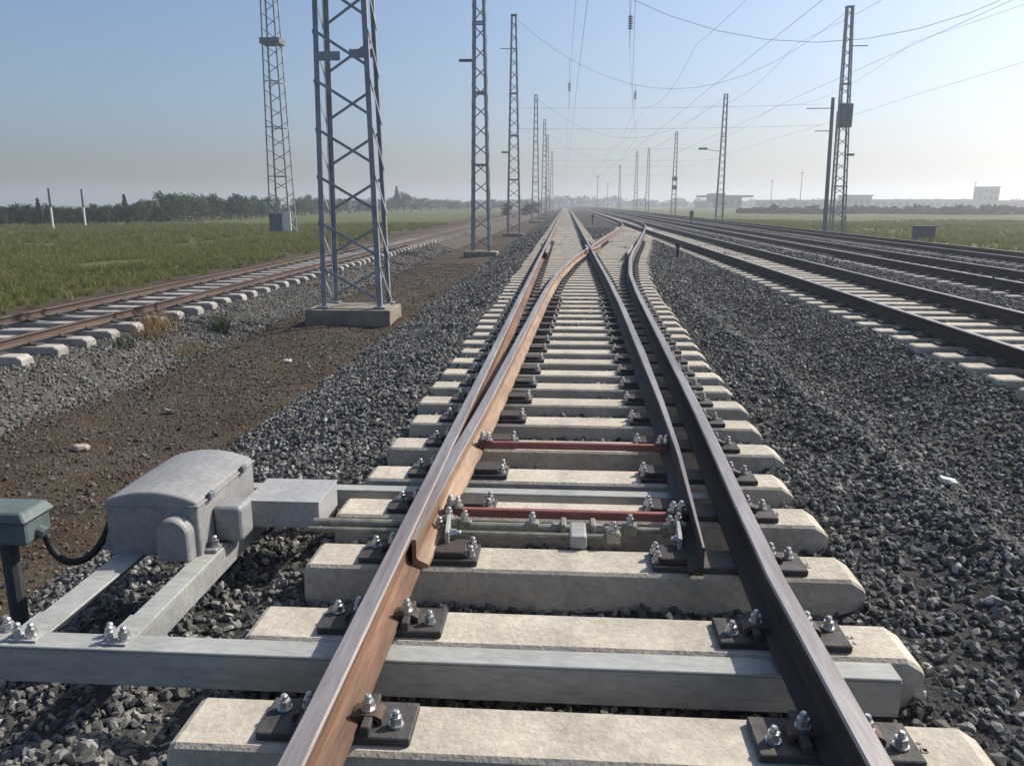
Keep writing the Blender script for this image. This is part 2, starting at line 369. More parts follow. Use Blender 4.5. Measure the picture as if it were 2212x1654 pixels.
def zone(x, y):
    edge = np.interp(y, [0, 15, 60, 120, 300], [-13.2, -13.6, -15, -17, -22])
    l = np.clip((edge - x) / 1.6 + .45, 0, 1)
    r = np.clip((x - 19.6) / 1.2 + .3, 0, 1)
    return np.maximum(l, r)
gxs = np.array(sorted(set([-1800, -900, -450, -250, -150, -100, -75, -60, -50] + list(np.arange(-42, -14, 1.0)) + list(np.arange(-14, -2, .2)) + [0, 4, 8, 12, 16, 18] + list(np.arange(19, 24, .5)) + list(np.arange(24, 60, 2)) + [70, 90, 130, 200, 350, 700, 1300, 2000])))
sheet('ground', gxs, YS, ground_z, 'ground', zone)
bxs = np.array(sorted(set(list(np.arange(-3.75, 4.4, .13)) + list(np.arange(4.4, 20.4, .3)) + [20.4])))
YB = YS[YS < 900]
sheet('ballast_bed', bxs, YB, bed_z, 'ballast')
sheet('siding_ballast_bed', np.append(np.arange(-13.2, -6, .2), -5.95), YB, left_z, 'ballast_brown')

# ------------------------------------------------------------------ rails
PROF = [(-.075, 0), (.075, 0), (.075, .011), (.022, .03), (.010, .047), (.010, .125), (.030, .142), (.0375, .150), (.0375, .171), (.031, .179),
        (-.031, .179), (-.0375, .171), (-.0375, .150), (-.030, .142), (-.010, .125), (-.010, .047), (-.022, .03), (-.075, .011)]
PMAT = [0] * len(PROF)
for k in (8, 9, 10): PMAT[k] = 1
def sweep(path, prof, pmat, mats, name, parent=None, z0=0.03, prof_fn=None):
    mb = MB(); rings = []
    for i, (x, y) in enumerate(path):
        a, b = path[max(i - 1, 0)], path[min(i + 1, len(path) - 1)]
        t = Vector((b[0] - a[0], b[1] - a[1], 0)).normalized(); n = Vector((t.y, -t.x, 0))
        pr = prof_fn(x, y) if prof_fn else prof
        rings.append([Vector((x, y, z0 + v)) + n * u for u, v in pr])
    mb.sections(rings, pmat)
    return mb.build(name, mats, parent)
def ypts(a, b, fine=.5):
    r = [a]
    while r[-1] < b:
        r.append(min(b, r[-1] + (fine if r[-1] < 80 else max(fine, r[-1] * .06))))
    return r
RM = ['rail_rust', 'rail_head']
def rail(xf, y0, y1, label, z0=0.03, mats=RM, group=None, fine=.6, name='rail', k=1.0):
    o = sweep([(xf(y), y) for y in ypts(y0, y1, fine)], [(u * (.9 if k < 1 else 1), v * k) for u, v in PROF], PMAT, mats, name, z0=z0)
    return tag(o, label, 'rail', group)
rail(lambda y: XL, -3, 800, 'long rusty straight rail on the point machine side of the turnout')
rail(lambda y: XR + off(y), -3, 86, 'dark brown rail curving away from the turnout to the parallel track', fine=.4, mats=['rail_shaded_dark', 'rail_head'])
rail(lambda y: XR, 28.4, 800, 'straight rail running on from the crossing opposite the long rusty rail', mats=['rail_shaded_dark', 'rail_head'])
rail(lambda y: XL + off(y), 28.4, 86, 'curved rail running from the crossing to the parallel track', fine=.4)
for s, nm in ((-1, 'near'), (1, 'far')):
    side = 'turnout side' if s < 0 else 'side away from the turnout'
    rail(lambda y: T2 + s * HG, -3, 800, 'dark rail of the parallel track joined by the curve, %s' % side, fine=1.5, mats=['rail_shaded_dark', 'rail_head'])
    rail(lambda y: T3 + s * HG, -3, 800, z0=-.07, label='dark rail on the %s of the second parallel track' % side, fine=1.5, mats=['rail_shaded_dark', 'rail_head'])
    rail(lambda y: T4 + s * HG, -3, 800, z0=-.15, label='dark rail of the track by the relay cabinet, %s' % side, fine=2, mats=['rail_shaded_dark', 'rail_head'])
    rail(lambda y: TL + s * HG, -3, 700, 'rusty rail of the field-side siding, %s rail' % ('field' if s < 0 else 'dirt strip'), z0=ZL + .03, fine=1.5, mats=['rail_siding', 'siding_head'], k=.74)

TOE = 3.32
def blade_prof(side):
    # side=+1: closed left blade (u>0 towards the middle of the track); running edge is u = +.0375 of the local rail centre
    def fn(x, y):
        t = y - TOE
        if side > 0: w = min(.075, .006 + max(0.0, off(y) - 0.0) * 1.0 + .002 * t)
        else: w = min(.075, .010 + .014 * t)
        top = .172 - .022 * max(0, 1 - t / 1.2) + (.007 * min(1, max(0, t - 6) / 3))
        e = .0375; l = e - w                       # head from l to e (mirrored for the right blade)
        c = max(l + .5 * w, e - .0375)
        wl = max(c - .012, l + .001); wr = min(c + .016, e - .001) if w > .03 else e - .001
        fl = max(l - .03, -.075) if w > .06 else l + .001
        pts = [(fl, .012), (e + .055, .012), (e + .055, .030), (e + .006, .052), (wr, .066), (wr, top - .055), (e, top - .038), (e, top - .008), (e - .006 * w / .075, top),
               (l + .006 * w / .075, top), (l, top - .008), (l, top - .038), (wl, top - .055), (wl, .066), (fl, .030)]
        return pts if side > 0 else [(-u, v) for u, v in pts][::-1]
    return fn
BM = [0] * 15
for k in (7, 8, 9): BM[k] = 1
BMr = [0] * 15
for k in (4, 5, 6): BMr[k] = 1
bl = sweep([(XL + off(y) + .004, y) for y in np.concatenate([np.arange(TOE, 9, .2), np.arange(9, 26.2, .6)])], None, BM, ['blade_steel', 'rail_head'], 'switch_blade', prof_fn=blade_prof(1))
tag(bl, 'rusty tan switch blade pressed against the long straight rail', 'switch blade', 'switch blades')
br = sweep([(blade_r(y), y) for y in np.concatenate([np.arange(TOE, 9, .2), np.arange(9, 26.2, .6)])], None, BMr, ['rail_shaded_dark', 'rail_head'], 'switch_blade', prof_fn=blade_prof(-1))
tag(br, 'dark switch blade standing open from the curved rail', 'switch blade', 'switch blades')
# crossing (frog): nose and two wing rails
fr = thing('crossing_frog', (XR, 26.2, 0), 'steel crossing where the curved rail cuts the straight rail', 'crossing')
NAR = [(-.05, 0), (.05, 0), (.05, .012), (.02, .04), (.0375, .15), (.0375, .171), (.031, .179), (-.031, .179), (-.0375, .171), (-.0375, .15), (-.02, .04), (-.05, .012)]
NM = [0, 0, 0, 0, 1, 1, 1, 1, 1, 0, 0, 0]
def lsweep(pts, name): return sweep([(x - XR, y - 26.2) for x, y in pts], NAR, NM, RM, name, fr)
lsweep([(XL + off(y), y) for y in np.arange(26.2, 26.9, .3)] + [(XR - .10, 27.4), (XR - .12 + .25 * .02, 28.2), (XR - .13, 29.4)], 'wing_rail')
lsweep([(XR, y) for y in np.arange(26.2, 26.9, .3)] + [(XR + .12, 27.4), (XR + .24, 28.2), (XR + .40, 29.4)], 'wing_rail')
nb = MB(); ring = lambda y, xa, xb, h: [Vector((xa, y, .03)), Vector((xb, y, .03)), Vector((xb, y, h)), Vector((xa, y, h))]
nb.sections([ring(1.35, -.005, .02, .19), ring(1.8, -.03, .06, .208), ring(2.3, -.0375, .10 + .06, .208)], 0)
nb.build('nose', 'rail_head', fr)
# check rails
def check(pts, label):
    t = thing('check_rail', (pts[0][0], pts[0][1], 0), label, 'rail', 'check rails')
    o = sweep([(x - pts[0][0], y - pts[0][1]) for x, y in pts], NAR, NM, RM, 'bar', t, z0=.045)
    for i in range(1, len(pts) - 1):
        MB().box((pts[i][0] - pts[0][0], pts[i][1] - pts[0][1], .07), (.2, .10, .07)).build('bracket', 'plate_steel', t)
check([(XL + .16, 24.2), (XL + .125, 24.9), (XL + .125, 26.5), (XL + .125, 28.2), (XL + .16, 29)], 'short check rail beside the long straight rail opposite the crossing')
check([(XR + off(y) - (.16 if k in (0, 4) else .125), y) for k, y in enumerate((24.2, 24.9, 26.5, 28.2, 29))], 'short check rail inside the curved rail opposite the crossing')

# ------------------------------------------------------------------ sleepers and fastenings
def sleeper_mesh(xa, xb, name='sleeper', m='concrete', w=.26, h=.2, endch=.07):
    mb = MB(); a, b = w / 2 + .015, w / 2
    def sec(x, dz, k=1.0): return [Vector((x, -a * k, -h)), Vector((x, a * k, -h)), Vector((x, b * k, -.014 - dz)), Vector((x, (b - .014) * k, -dz)), Vector((x, -(b - .014) * k, -dz)), Vector((x, -b * k, -.014 - dz))]
    mb.sections([sec(xa, .03, .97), sec(xa + .008, .012, .985), sec(xa + .03, 0), sec((xa + xb) / 2, 0), sec(xb - endch, 0), sec(xb - .010, .038, .97), sec(xb, .055, .95)])
    return mb.mesh(name, m)
bm_ = MB()
bm_.tube([(0, 0, 0), (0, 0, .008)], .026, 10)                     # washer
bm_.tube([(0, 0, .008), (0, 0, .034)], .0205, 6)                  # nut
bm_.tube([(0, 0, .034), (0, 0, .050), (0, 0, .055)], [.0125, .0125, .008], 8)
BOLT = bm_.mesh('bolt', 'bolt_zinc')
cb = MB()                                                          # clip: arm over the rail foot with a heel
cb.sections([[Vector((x, -.035, z0)), Vector((x, .035, z0)), Vector((x, .035, z1)), Vector((x, -.035, z1))] for x, z0, z1 in
             ((-.045, .002, .028), (-.02, .010, .034), (.0, .018, .036), (.035, .020, .034), (.045, .0, .030), (.056, .0, .022))])
CLIP = cb.mesh('clip', 'clip_rust')
def plate_mesh(L, w=.19, ribs=()):
    mb = MB(); mb.box((0, 0, .0145), (L, w, .029))
    for r in ribs: mb.box((r, 0, .045), (.03, w * .96, .0355))
    me = mb.mesh('base_plate', 'plate_steel'); bevel_mesh(me, .004, 1); return me
PLATE_KB = plate_mesh(.50, .19, (-.105, .105))
PLATE_FAR = plate_mesh(.44, .18, (-.105, .105))
def fasten(sl, x, y0, detail, mesh=None, ends=None, clips=(-1, 1), bolts=True, z=0.001, rz=0):
    """base plate under a rail at local x of sleeper sl"""
    p = link('base_plate', mesh or (PLATE_KB if detail else PLATE_FAR), sl, (x, y0, z), (0, 0, rz))
    if detail:
        for s in clips:
            link('clip', CLIP, p, (s * .092, 0, .030), (0, 0, math.pi if s < 0 else 0))
            link('bolt', BOLT, p, (s * .098, 0, .063), (0, 0, random.random()))
        for e in (ends if ends is not None else (-.195, .195)):
            link('bolt', BOLT, p, (e, random.choice((-.03, .03)) if abs(e) > .1 else 0, .030), (0, 0, random.random()))
    return p
SLABEL = ['pale concrete sleeper facing the grey angle beam, without rods or beam of its own',
          'pale concrete sleeper with the grey angle beam along its edge',
          'pale concrete sleeper carrying the tips of both switch blades',
          'pale concrete sleeper beside the red tie rod level with the point machine',
          'pale concrete sleeper between the second grey beam and the second red rod',
          'pale concrete sleeper just past the second red tie rod']
for i, yf in enumerate(FRONTS):
    yc = yf + .13; o = off(yc); xr = XR + o
    xa = -1.24 + random.uniform(-.035, .035); xb = xr + .53 + random.uniform(-.03, .03)
    if i == 4: xb -= .08
    me = sleeper_mesh(xa, xb)
    sl = link('sleeper', me, None, (0, yc, 0), (0, 0, random.uniform(-.004, .004)))
    if i < 6: tag(sl, SLABEL[i], 'sleeper', 'concrete sleepers of the turnout')
    else: tag(sl, 'long pale concrete sleeper of the turnout beyond both red tie rods', 'sleeper', 'concrete sleepers of the turnout')
    det = yc < 15
    if yc < TOE - .3:
        fasten(sl, XL, 0, det); fasten(sl, XR, 0, det)
    elif o < .40:
        brx = blade_r(yc)
        # shared slide plates: stock rail clipped outside, blade sliding inside
        L = .25 + o + .30; cx = XL + (o + .30 - .25) / 2
        p = fasten(sl, cx, 0, det, plate_mesh(L, .20, ()), ends=(), clips=())
        if det:
            link('clip', CLIP, p, (XL - .092 - cx, 0, .030), (0, 0, math.pi)); link('bolt', BOLT, p, (XL - .098 - cx, 0, .063)); link('bolt', BOLT, p, (XL - .19 - cx, .03, .030))
            mb = MB(); mb.box((0, 0, .0155), (.17, .16, .03)); mb.build('slide_chair', 'rail_shaded_dark', p, (XL + o + .155 - cx, 0, .0295), bevel=.005, seg=1)
            link('bolt', BOLT, p, (XL + o + .265 - cx, .05, .030)); link('bolt', BOLT, p, (XL + o + .265 - cx, -.05, .030))
        xin = brx - .25; xout = xr + .25; L = xout - xin; cx = (xin + xout) / 2
        p = fasten(sl, cx, 0, det, plate_mesh(L, .20, ()), ends=(), clips=())
        if det:
            link('clip', CLIP, p, (xr + .092 - cx, 0, .030)); link('bolt', BOLT, p, (xr + .098 - cx, 0, .063)); link('bolt', BOLT, p, (xr + .19 - cx, .03, .030))
            mb = MB(); mb.box((0, 0, .0155), (.15, .16, .03)); mb.build('slide_chair', 'rail_shaded_dark', p, (brx - .145 - cx, 0, .0295), bevel=.005, seg=1)
            link('bolt', BOLT, p, (brx - .225 - cx, .05, .030)); link('bolt', BOLT, p, (brx - .225 - cx, -.05, .030))
    else:
        for x in sorted({round(v, 3) for v in (XL, XL + o, XR, xr)}):
            fasten(sl, x, 0, det and False)
    if i < 4:                                                      # cast marks at the sleeper's end: rough raised figures
        mb = MB(); rr = random.Random(i)
        for k in range(3):
            bx0 = k * .035
            for q in range(5):
                if rr.random() < .8: mb.box((bx0 + rr.uniform(-.008, .008), rr.uniform(-.03, .03), .0015), (rr.uniform(.008, .018), rr.uniform(.004, .02), .004))
        mb.build('cast_mark', 'concrete_old', sl, (xb - .30, .01, 0))['kind'] = 'stuff'

def plain_track(xf, y0, y1, dy, z, label, group, nfast, m='concrete', stuff_to=None, hf=None, L=1.3, tan=None, jitter=.02, stuff_label=None):
    me = sleeper_mesh(-L, L, m=m); y = y0; k = 0
    rails = (-HG, HG)
    while y < y1:
        sl = link('sleeper', me, None, (xf(y) + random.uniform(-jitter, jitter), y + random.uniform(-.012, .012), z + random.uniform(-.006, .004)), (0, 0, (tan(y) if tan else 0) + random.uniform(-.006, .006)))
        tag(sl, label, 'sleeper', group)
        if k < nfast:
            for x in rails: link('base_plate', PLATE_FAR, sl, (x, 0, .001))
        y += dy; k += 1
    if stuff_to:
        mb = MB()
        while y < stuff_to:
            mb.box((xf(y), y, z - .1), (2 * L, .26, .2)); y += dy
        o = mb.build('distant_sleepers', m)
        tag(o, stuff_label, 'sleepers', kind='stuff')
y36 = FRONTS[-1] + .13 + .6
plain_track(lambda y: (XL + XR) / 2, y36, 60, .61, 0, 'pale concrete sleeper of the straight track beyond the crossing', 'sleepers of the straight track', 0, stuff_to=300, stuff_label='far sleepers of the straight track merging into a grey strip')
plain_track(lambda y: (XL + XR) / 2 + off(y), y36 + .3, 60, .61, 0, 'concrete sleeper of the curve joining the parallel track', 'sleepers of the connecting curve', 0, tan=lambda y: -math.atan((off(y + .5) - off(y - .5))))
plain_track(lambda y: T2, 4.3, 50, .61, 0, 'concrete sleeper of the parallel track joined by the curve', 'sleepers of the parallel track', 46, stuff_to=300, stuff_label='far sleepers of the parallel track merging into a grey strip')
plain_track(lambda y: T3, 10.2, 30, .61, -.10, 'concrete sleeper of the second parallel track past the curve', 'sleepers of the second parallel track', 30, m='concrete_old', stuff_to=240, stuff_label='far sleepers of the second parallel track')
plain_track(lambda y: T4, 16.2, 16.3, .61, -.18, 'concrete sleeper of the track nearest the relay cabinet', 'sleepers of the track by the relay cabinet', 0, m='concrete_old', stuff_to=240, stuff_label='far sleepers of the track nearest the relay cabinet')
plain_track(lambda y: TL, 9.6, 48, .765, ZL, 'weathered concrete sleeper of the rusty siding along the green field', 'sleepers of the rusty siding', 40, m='concrete_old', stuff_to=260, L=1.36, jitter=.04, stuff_label='far sleepers of the rusty siding')

# ------------------------------------------------------------------ point machine, beams and rods
def angle_beam(name, x0, x1, y0, y1, ztop, depth, label):
    t = thing(name, (x0, (y0 + y1) / 2, 0), label, 'beam', 'grey angle beams of the point machine')
    w = y1 - y0; L = x1 - x0
    MB().box((L / 2, 0, ztop - .006), (L, w, .012)).build('top_flange', 'galvanised', t, bevel=.003, seg=1)
    MB().box((L / 2, -w / 2 + .006, ztop - .0125 - depth / 2), (L, .012, depth)).build('web', 'galvanised', t)
    return t
b1 = angle_beam('angle_beam', -2.45, 1.24, 2.625, 2.735, .002, .14, 'grey steel angle beam across the track before the point machine')
b2 = angle_beam('angle_beam', -2.30, .98, 4.40, 4.49, .002, .11, 'grey steel angle beam across the track behind the red tie rod')
for px, py in ((240, 1372), (20, 1360)):
    q = on_z(px, py, .0); link('bolt', BOLT, b1, (q.x + 2.45, q.y - 2.68, .002))
pm = thing('point_machine', (-1.985, 3.80, 0), 'grey electric point machine with domed lid beside the sleepers', 'point machine')
# lid: convex top, sections along y
def lid_ring(y, w, zb, zt, bul):
    pts = [Vector((-w, y, zb)), Vector((w, y, zb))]
    for k in range(9):
        u = 1 - 2 * k / 8; pts.append(Vector((w * u * (1.0 if k not in (0, 8) else .985), y, zt + bul * (1 - u * u))))
    return pts
mb = MB(); W2 = .235
mb.sections([lid_ring(-.35, W2 - .012, -.005, .264, .045), lid_ring(-.34, W2, -.005, .276, .05), lid_ring(0, W2, -.005, .279, .056), lid_ring(.34, W2, -.005, .276, .05), lid_ring(.35, W2 - .012, -.005, .264, .045)])
o = mb.build('housing', 'machine_paint', pm)
bevel_mesh(o.data, .012, 2)
MB().box((0, 0, .258), (2 * W2 + .014, .712, .010)).build('lid_seam', 'machine_paint', pm, bevel=.003, seg=1)
mb = MB(); rg = []                                                   # motor dome at the near end
for yy, k in ((-.345, 1), (-.40, 1), (-.415, .97), (-.425, .88)):
    ring = [Vector((.13 + .082 * k * math.cos(t), yy, .135 + .085 * k * math.sin(t))) for t in np.linspace(0, math.pi, 13)]
    ring += [Vector((.13 - .082 * k, yy, .008)), Vector((.13 + .082 * k, yy, .008))]
    rg.append(ring)
mb.sections(rg); mb.build('motor_cover', 'machine_paint', pm, smooth=False)
MB().box((W2 + .072, -.12, .104), (.145, .16, .19)).build('side_cover', 'machine_paint', pm, bevel=.025, seg=3)
mb = MB()
for sx in (-1, 1):
    for sy in (-1, 1): mb = MB(); mb.box((sx * .262, sy * .27, .012), (.06, .09, .02)); f = mb.build('mounting_foot', 'machine_paint', pm, bevel=.004, seg=1); link('bolt', BOLT, f, (sx * .268, sy * .27, .022))
for yy in (-.22, .18): MB().box((W2 + .012, yy, .27), (.02, .05, .04)).build('latch', 'mast_dark', pm, bevel=.004, seg=1)
MB().tube([(-W2 - .05, -.20, .15), (-W2 + .01, -.20, .15)], .03, 10).build('cable_gland', 'cable_box', pm)
# mounting bars between the two beams
for x, w in ((-1.735, .10), (-2.115, .13)):
    t = thing('mounting_bar', (x, 2.73, 0), 'pale grey steel bar under the point machine, %s' % ('side towards the rails' if x > -2 else 'side away from the rails'), 'bar', 'bars carrying the point machine')
    MB().box((0, .84, -.004), (w, 1.70, .012)).build('top_flange', 'galvanised', t, bevel=.003, seg=1)
    MB().box((w / 2 * (-1 if x < -2 else 1) * .93, .84, -.065), (.012, 1.70, .11)).build('web', 'galvanised', t)
    mb = MB(); mb.sections([[Vector((-w / 2, -.08, .004)), Vector((w / 2, -.08, .004)), Vector((w / 2, -.08, .012)), Vector((-w / 2, -.08, .012))], [Vector((-w / 2, .14, .004)), Vector((w / 2, .14, .004)), Vector((w / 2, .14, .012)), Vector((-w / 2, .14, .012))]])
    g = mb.build('gusset_plate', 'galvanised', t)
    for xx in (-.028, .028): link('bolt', BOLT, g, (xx, -.045, .012))
# rod cover (duct) box
t = thing('rod_cover', (-1.485, 4.015, 0), 'light grey rectangular rod cover between point machine and rail', 'cover')
MB().box((0, 0, .062), (.40, .34, .145)).build('body', 'duct_paint', t, bevel=.006, seg=2)
MB().box((0, 0, .138), (.41, .35, .007)).build('lid', 'duct_paint', t, bevel=.002, seg=1)
# cable box and cable
cbx = thing('cable_junction_box', (-2.77, 3.50, -.55), 'dark green cable junction box on a post beside the point machine', 'junction box')
mb = MB(); mb.box((0, 0, .66), (.34, .20, .13)); mb.build('box_body', 'cable_box', cbx, bevel=.02, seg=2)
mb = MB(); mb.box((0, 0, .745), (.38, .24, .05), taper=.82); mb.build('lid', 'cable_box', cbx, bevel=.008, seg=1)
MB().tube([(0, 0, -.15), (0, 0, .60)], .042, 10).build('post', 'post_dark', cbx)
MB().tube([(.17, 0, .64), (.205, 0, .625)], .032, 10).build('cable_gland', 'cable_box', cbx)
pts = []
P0, P1, P2, P3 = Vector((-2.565, 3.50, .072)), Vector((-2.54, 3.48, -.12)), Vector((-2.31, 3.48, -.14)), Vector((-2.272, 3.60, .15))
for k in range(25):
    u = k / 24; pts.append(P0 * (1 - u) ** 3 + P1 * 3 * u * (1 - u) ** 2 + P2 * 3 * u * u * (1 - u) + P3 * u ** 3)
tag(MB().tube(pts, .019, 8).build('cable', 'rubber', smooth=True), 'black cable drooping between the green junction box and the point machine', 'cable')
# red tie rods
def tie_rod(y, x0, x1, z, label):
    t = thing('tie_rod', ((x0 + x1) / 2, y, z), label, 'tie rod', 'red tie rods'); L = x1 - x0
    MB().box((0, 0, 0), (L, .034, .046)).build('bar', 'red_paint', t, bevel=.004, seg=1)
    for s in (-1, 1):
        mb = MB(); mb.box((s * (L / 2 - .02), 0, .026), (.10, .07, .012)); mb.box((s * (L / 2 + .012), 0, .0), (.035, .085, .07)); e = mb.build('end_bracket', 'clip_rust', t, bevel=.003, seg=1)
        link('bolt', BOLT, e, (s * (L / 2 - .04), 0, .032)); link('bolt', BOLT, e, (s * (L / 2 + .0), 0, .037))
tie_rod(3.90, XL + .13, .62, .085, 'red tie rod between the blade tips beside the point machine')
tie_rod(5.10, XL + off(5.1) + .085, .69, .085, 'red tie rod between the blades one sleeper past the second grey beam')
# drive rods
def rod(name, p0, p1, r, label, joints=()):
    t = thing(name, ((p0[0] + p1[0]) / 2, p0[1], p0[2]), label, 'rod', 'steel rods working the blades')
    c = Vector(((p0[0] + p1[0]) / 2, p0[1], p0[2]))
    MB().tube([Vector(p0) - c, Vector(p1) - c], r, 10).build('shaft', 'rod_steel', t, smooth=False)
    for x in joints:
        mb = MB(); mb.box((x - c.x, 0, 0), (.07, .05, .06)); j = mb.build('joint', 'rod_steel', t, bevel=.005, seg=1); link('bolt', BOLT, j, (x - c.x, 0, .03))
rod('drive_rod', (-1.30, 3.80, .05), (.12, 3.80, .05), .021, 'steel drive rod from the rod cover to the middle of the track', (-.50, -.15))
rod('control_rod', (-1.30, 3.715, .045), (.30, 3.715, .045), .014, 'thin steel control rod beside the drive rod, sleeper with blade tips', (-.62, .26))
rod('control_rod', (.22, 3.80, .05), (.63, 3.80, .05), .016, 'short steel rod from the rod coupling to the open blade', (.35, .55))
cp = thing('rod_coupling', (.085, 3.77, 0), 'grey steel coupling standing upright in the middle of the rods', 'coupling')
MB().box((0, -.02, .035), (.085, .19, .07)).build('sleeve', 'galvanised', cp, bevel=.012, seg=2)
for s in (-1, 1):
    MB().box((s * .075, .03, .05), (.03, .11, .08)).build('jaw', 'rod_steel', cp, bevel=.006, seg=1)
    MB().tube([(s * .13, .03, .05), (s * .09, .03, .05)], .03, 6).build('nut', 'rod_steel', cp)
for x, rz, lb in ((XL + .155, .1, 'closed'), (.575, -.1, 'open')):
    t = thing('blade_bracket', (x, 3.63, .02), 'pale steel bracket bolted to the tip of the %s blade' % lb, 'bracket', 'blade tip brackets', rz)
    MB().box((0, .06, .06), (.022, .28, .08)).build('strap', 'galvanised', t, bevel=.004, seg=1)
    MB().box((.0, .16, .055), (.09, .05, .05)).build('lug', 'rod_steel', t, bevel=.005, seg=1)
    link('bolt', BOLT, t, (.012, -.02, .07), (0, math.pi / 2 * (1 if x < 0 else -1), 0)); link('bolt', BOLT, t, (.0, .16, .08))

# ------------------------------------------------------------------ masts
def L_leg(p0, p1, a, sx, sy, t=.012):
    p0, p1 = Vector(p0), Vector(p1)
    pr = [(0, 0), (a * sx, 0), (a * sx, t * sy), (t * sx, t * sy), (t * sx, a * sy), (0, a * sy)]
    mb = MB(); mb.sections([[p + Vector((u, v, 0)) for u, v in pr] for p in (p0, p1)]); return mb
def lattice_mast(name, x, y, z0, h, w0, w1, d0, d1, label, group, leg=.10, bay=.9, brace=.05, single=False, rungs=(), cap=True, m='mast_steel', xs_skew=0.0):
    t = thing(name, (x, y, z0), label, 'mast', group)
    def corner(sx, sy, z):
        u = z / h; return Vector((sx * (w0 + (w1 - w0) * u) / 2 + xs_skew * u, sy * (d0 + (d1 - d0) * u) / 2, z))
    for sx in (-1, 1):
        for sy in (-1, 1): L_leg(corner(sx, sy, 0), corner(sx, sy, h), leg, -sx, -sy).build('leg', m, t)
    mb = MB(); z = .15; k = 0; e = .012
    def put(a, b, nrm):
        nonlocal mb
        if single: MB().bar(a, b, .010, brace, upv=nrm).build('brace', m, t)
        else: mb.bar(a, b, .010, brace, upv=nrm)
    while z < h - .3:
        rise = min(bay * .74, h - z - .05); top = z + rise
        put(corner(-1, -1, top) + Vector((e, -e, 0)), corner(1, -1, z) + Vector((-e, -e, 0)), (0, 0, 1))
        put(corner(-1, 1, z) + Vector((e, e, 0)), corner(1, 1, top) + Vector((-e, e, 0)), (0, 0, 1))
        hb = bay * .5
        for sx in (-1, 1):
            put(corner(sx, -1, top) + Vector((sx * e, 0, 0)), corner(sx, 1, max(.05, z - .1)) + Vector((sx * e, 0, 0)), (0, 0, 1))
        z += bay; k += 1
    if not single:
        b = mb.build('lattice', m, t); b['kind'] = 'stuff'
    for zr in rungs:
        mb2 = MB()
        for a, b in (((-1, -1), (1, -1)), ((1, -1), (1, 1)), ((1, 1), (-1, 1)), ((-1, 1), (-1, -1))):
            mb2.bar(corner(*a, zr), corner(*b, zr), .02, .09)
        mb2.build('frame_ring', m, t)
    if cap: MB().box((xs_skew, 0, h + .03), (w1 + .06, d1 + .06, .06)).build('cap', 'mast_dark', t)
    return t
def foundation(x, y, z0, zt, w, d, label, m='concrete_block'):
    t = tag(link('mast_foundation', None, None, (x, y, z0)), label, 'foundation', 'concrete mast foundations')
    me = MB().box((0, 0, (zt - z0) / 2 - .2), (w, d, zt - z0 + .4)); o = me.build('block', m, t, bevel=.025, seg=2)
    MB().box((0, 0, zt - z0 + .012), (w * .80, d * .80, .024)).build('grout_bed', m, t, bevel=.006, seg=1)
    return t
foundation(-4.50, 16.55, -.82, -.47, 1.80, 1.15, 'large concrete foundation block under the biggest lattice mast')
m1 = lattice_mast('lattice_mast', -4.45, 16.62, -.445, 15.6, 1.28, .72, .92, .5, 'biggest grey lattice mast standing on a large block beside the dirt strip', 'lattice masts along the straight track', leg=.105, bay=.92, brace=.055, single=True)
for zc, sy, xa, xb in ((4.95, -1, -.53, -.02), (5.13, 1, -.05, .52)):
    MB().box(((xa + xb) / 2, sy * .40, zc), (xb - xa, .02, .17)).build('splice_plate', 'mast_steel', m1)
MB().box((0, -.40, 6.32), (.98, .02, .10)).build('splice_plate', 'mast_steel', m1)
for sx in (-1, 1):
    for sy in (-1, 1): 
        bp = MB().box((sx * .60, sy * .42, .012), (.24, .24, .024)).build('foot_plate', 'mast_steel', m1, bevel=.003, seg=1)
LM = [(-4.05, 38.2, 'second', .55), (-4.0, 61.6, 'third', .55), (-4.0, 105, 'fourth', 0), (-3.7, 135, '', 0), (-3.9, 165, '', 0), (-3.9, 215, '', 0)]
for k, (x, y, nm, f) in enumerate(LM):
    lab = ['slim grey lattice mast next along the straight track after the biggest mast', 'tapered lattice mast with a flat cap, two along from the biggest mast'][k] if k < 2 else 'hazy lattice mast far along the straight track on the siding side'
    mm = lattice_mast('lattice_mast', x, y, -.55, 15.55, .92 if k == 0 else 1.05, .40, .7, .42, lab, 'lattice masts along the straight track', leg=.12 if k == 0 else .11, bay=.85, brace=.05, rungs=(4.0, 7.2, 10.2) if k < 2 else (5, 10))
    if k < 2:
        foundation(x, y, -.85, -.56, 1.6, 1.1, 'concrete foundation under the %s lattice mast along the straight track' % nm)
        MB().box((-.62, -.1, 8.6 if k == 0 else 6.0), (.62, .08, .12)).build('side_bracket', 'mast_dark', mm)
        MB().bar((-1.0, 0, 13.3), (.3, 0, 13.3), .05, .05).build('cross_bar', 'mast_steel', mm)
    else:
        foundation(x, y, -.85, -.56, 1.6, 1.1, 'small hazy concrete foundation of a far lattice mast, siding side')
RMM = [(26.0, 38.2), (19.85, 60.2), (19.65, 105), (20.6, 157), (20.1, 203), (18.1, 213), (19.6, 300)]
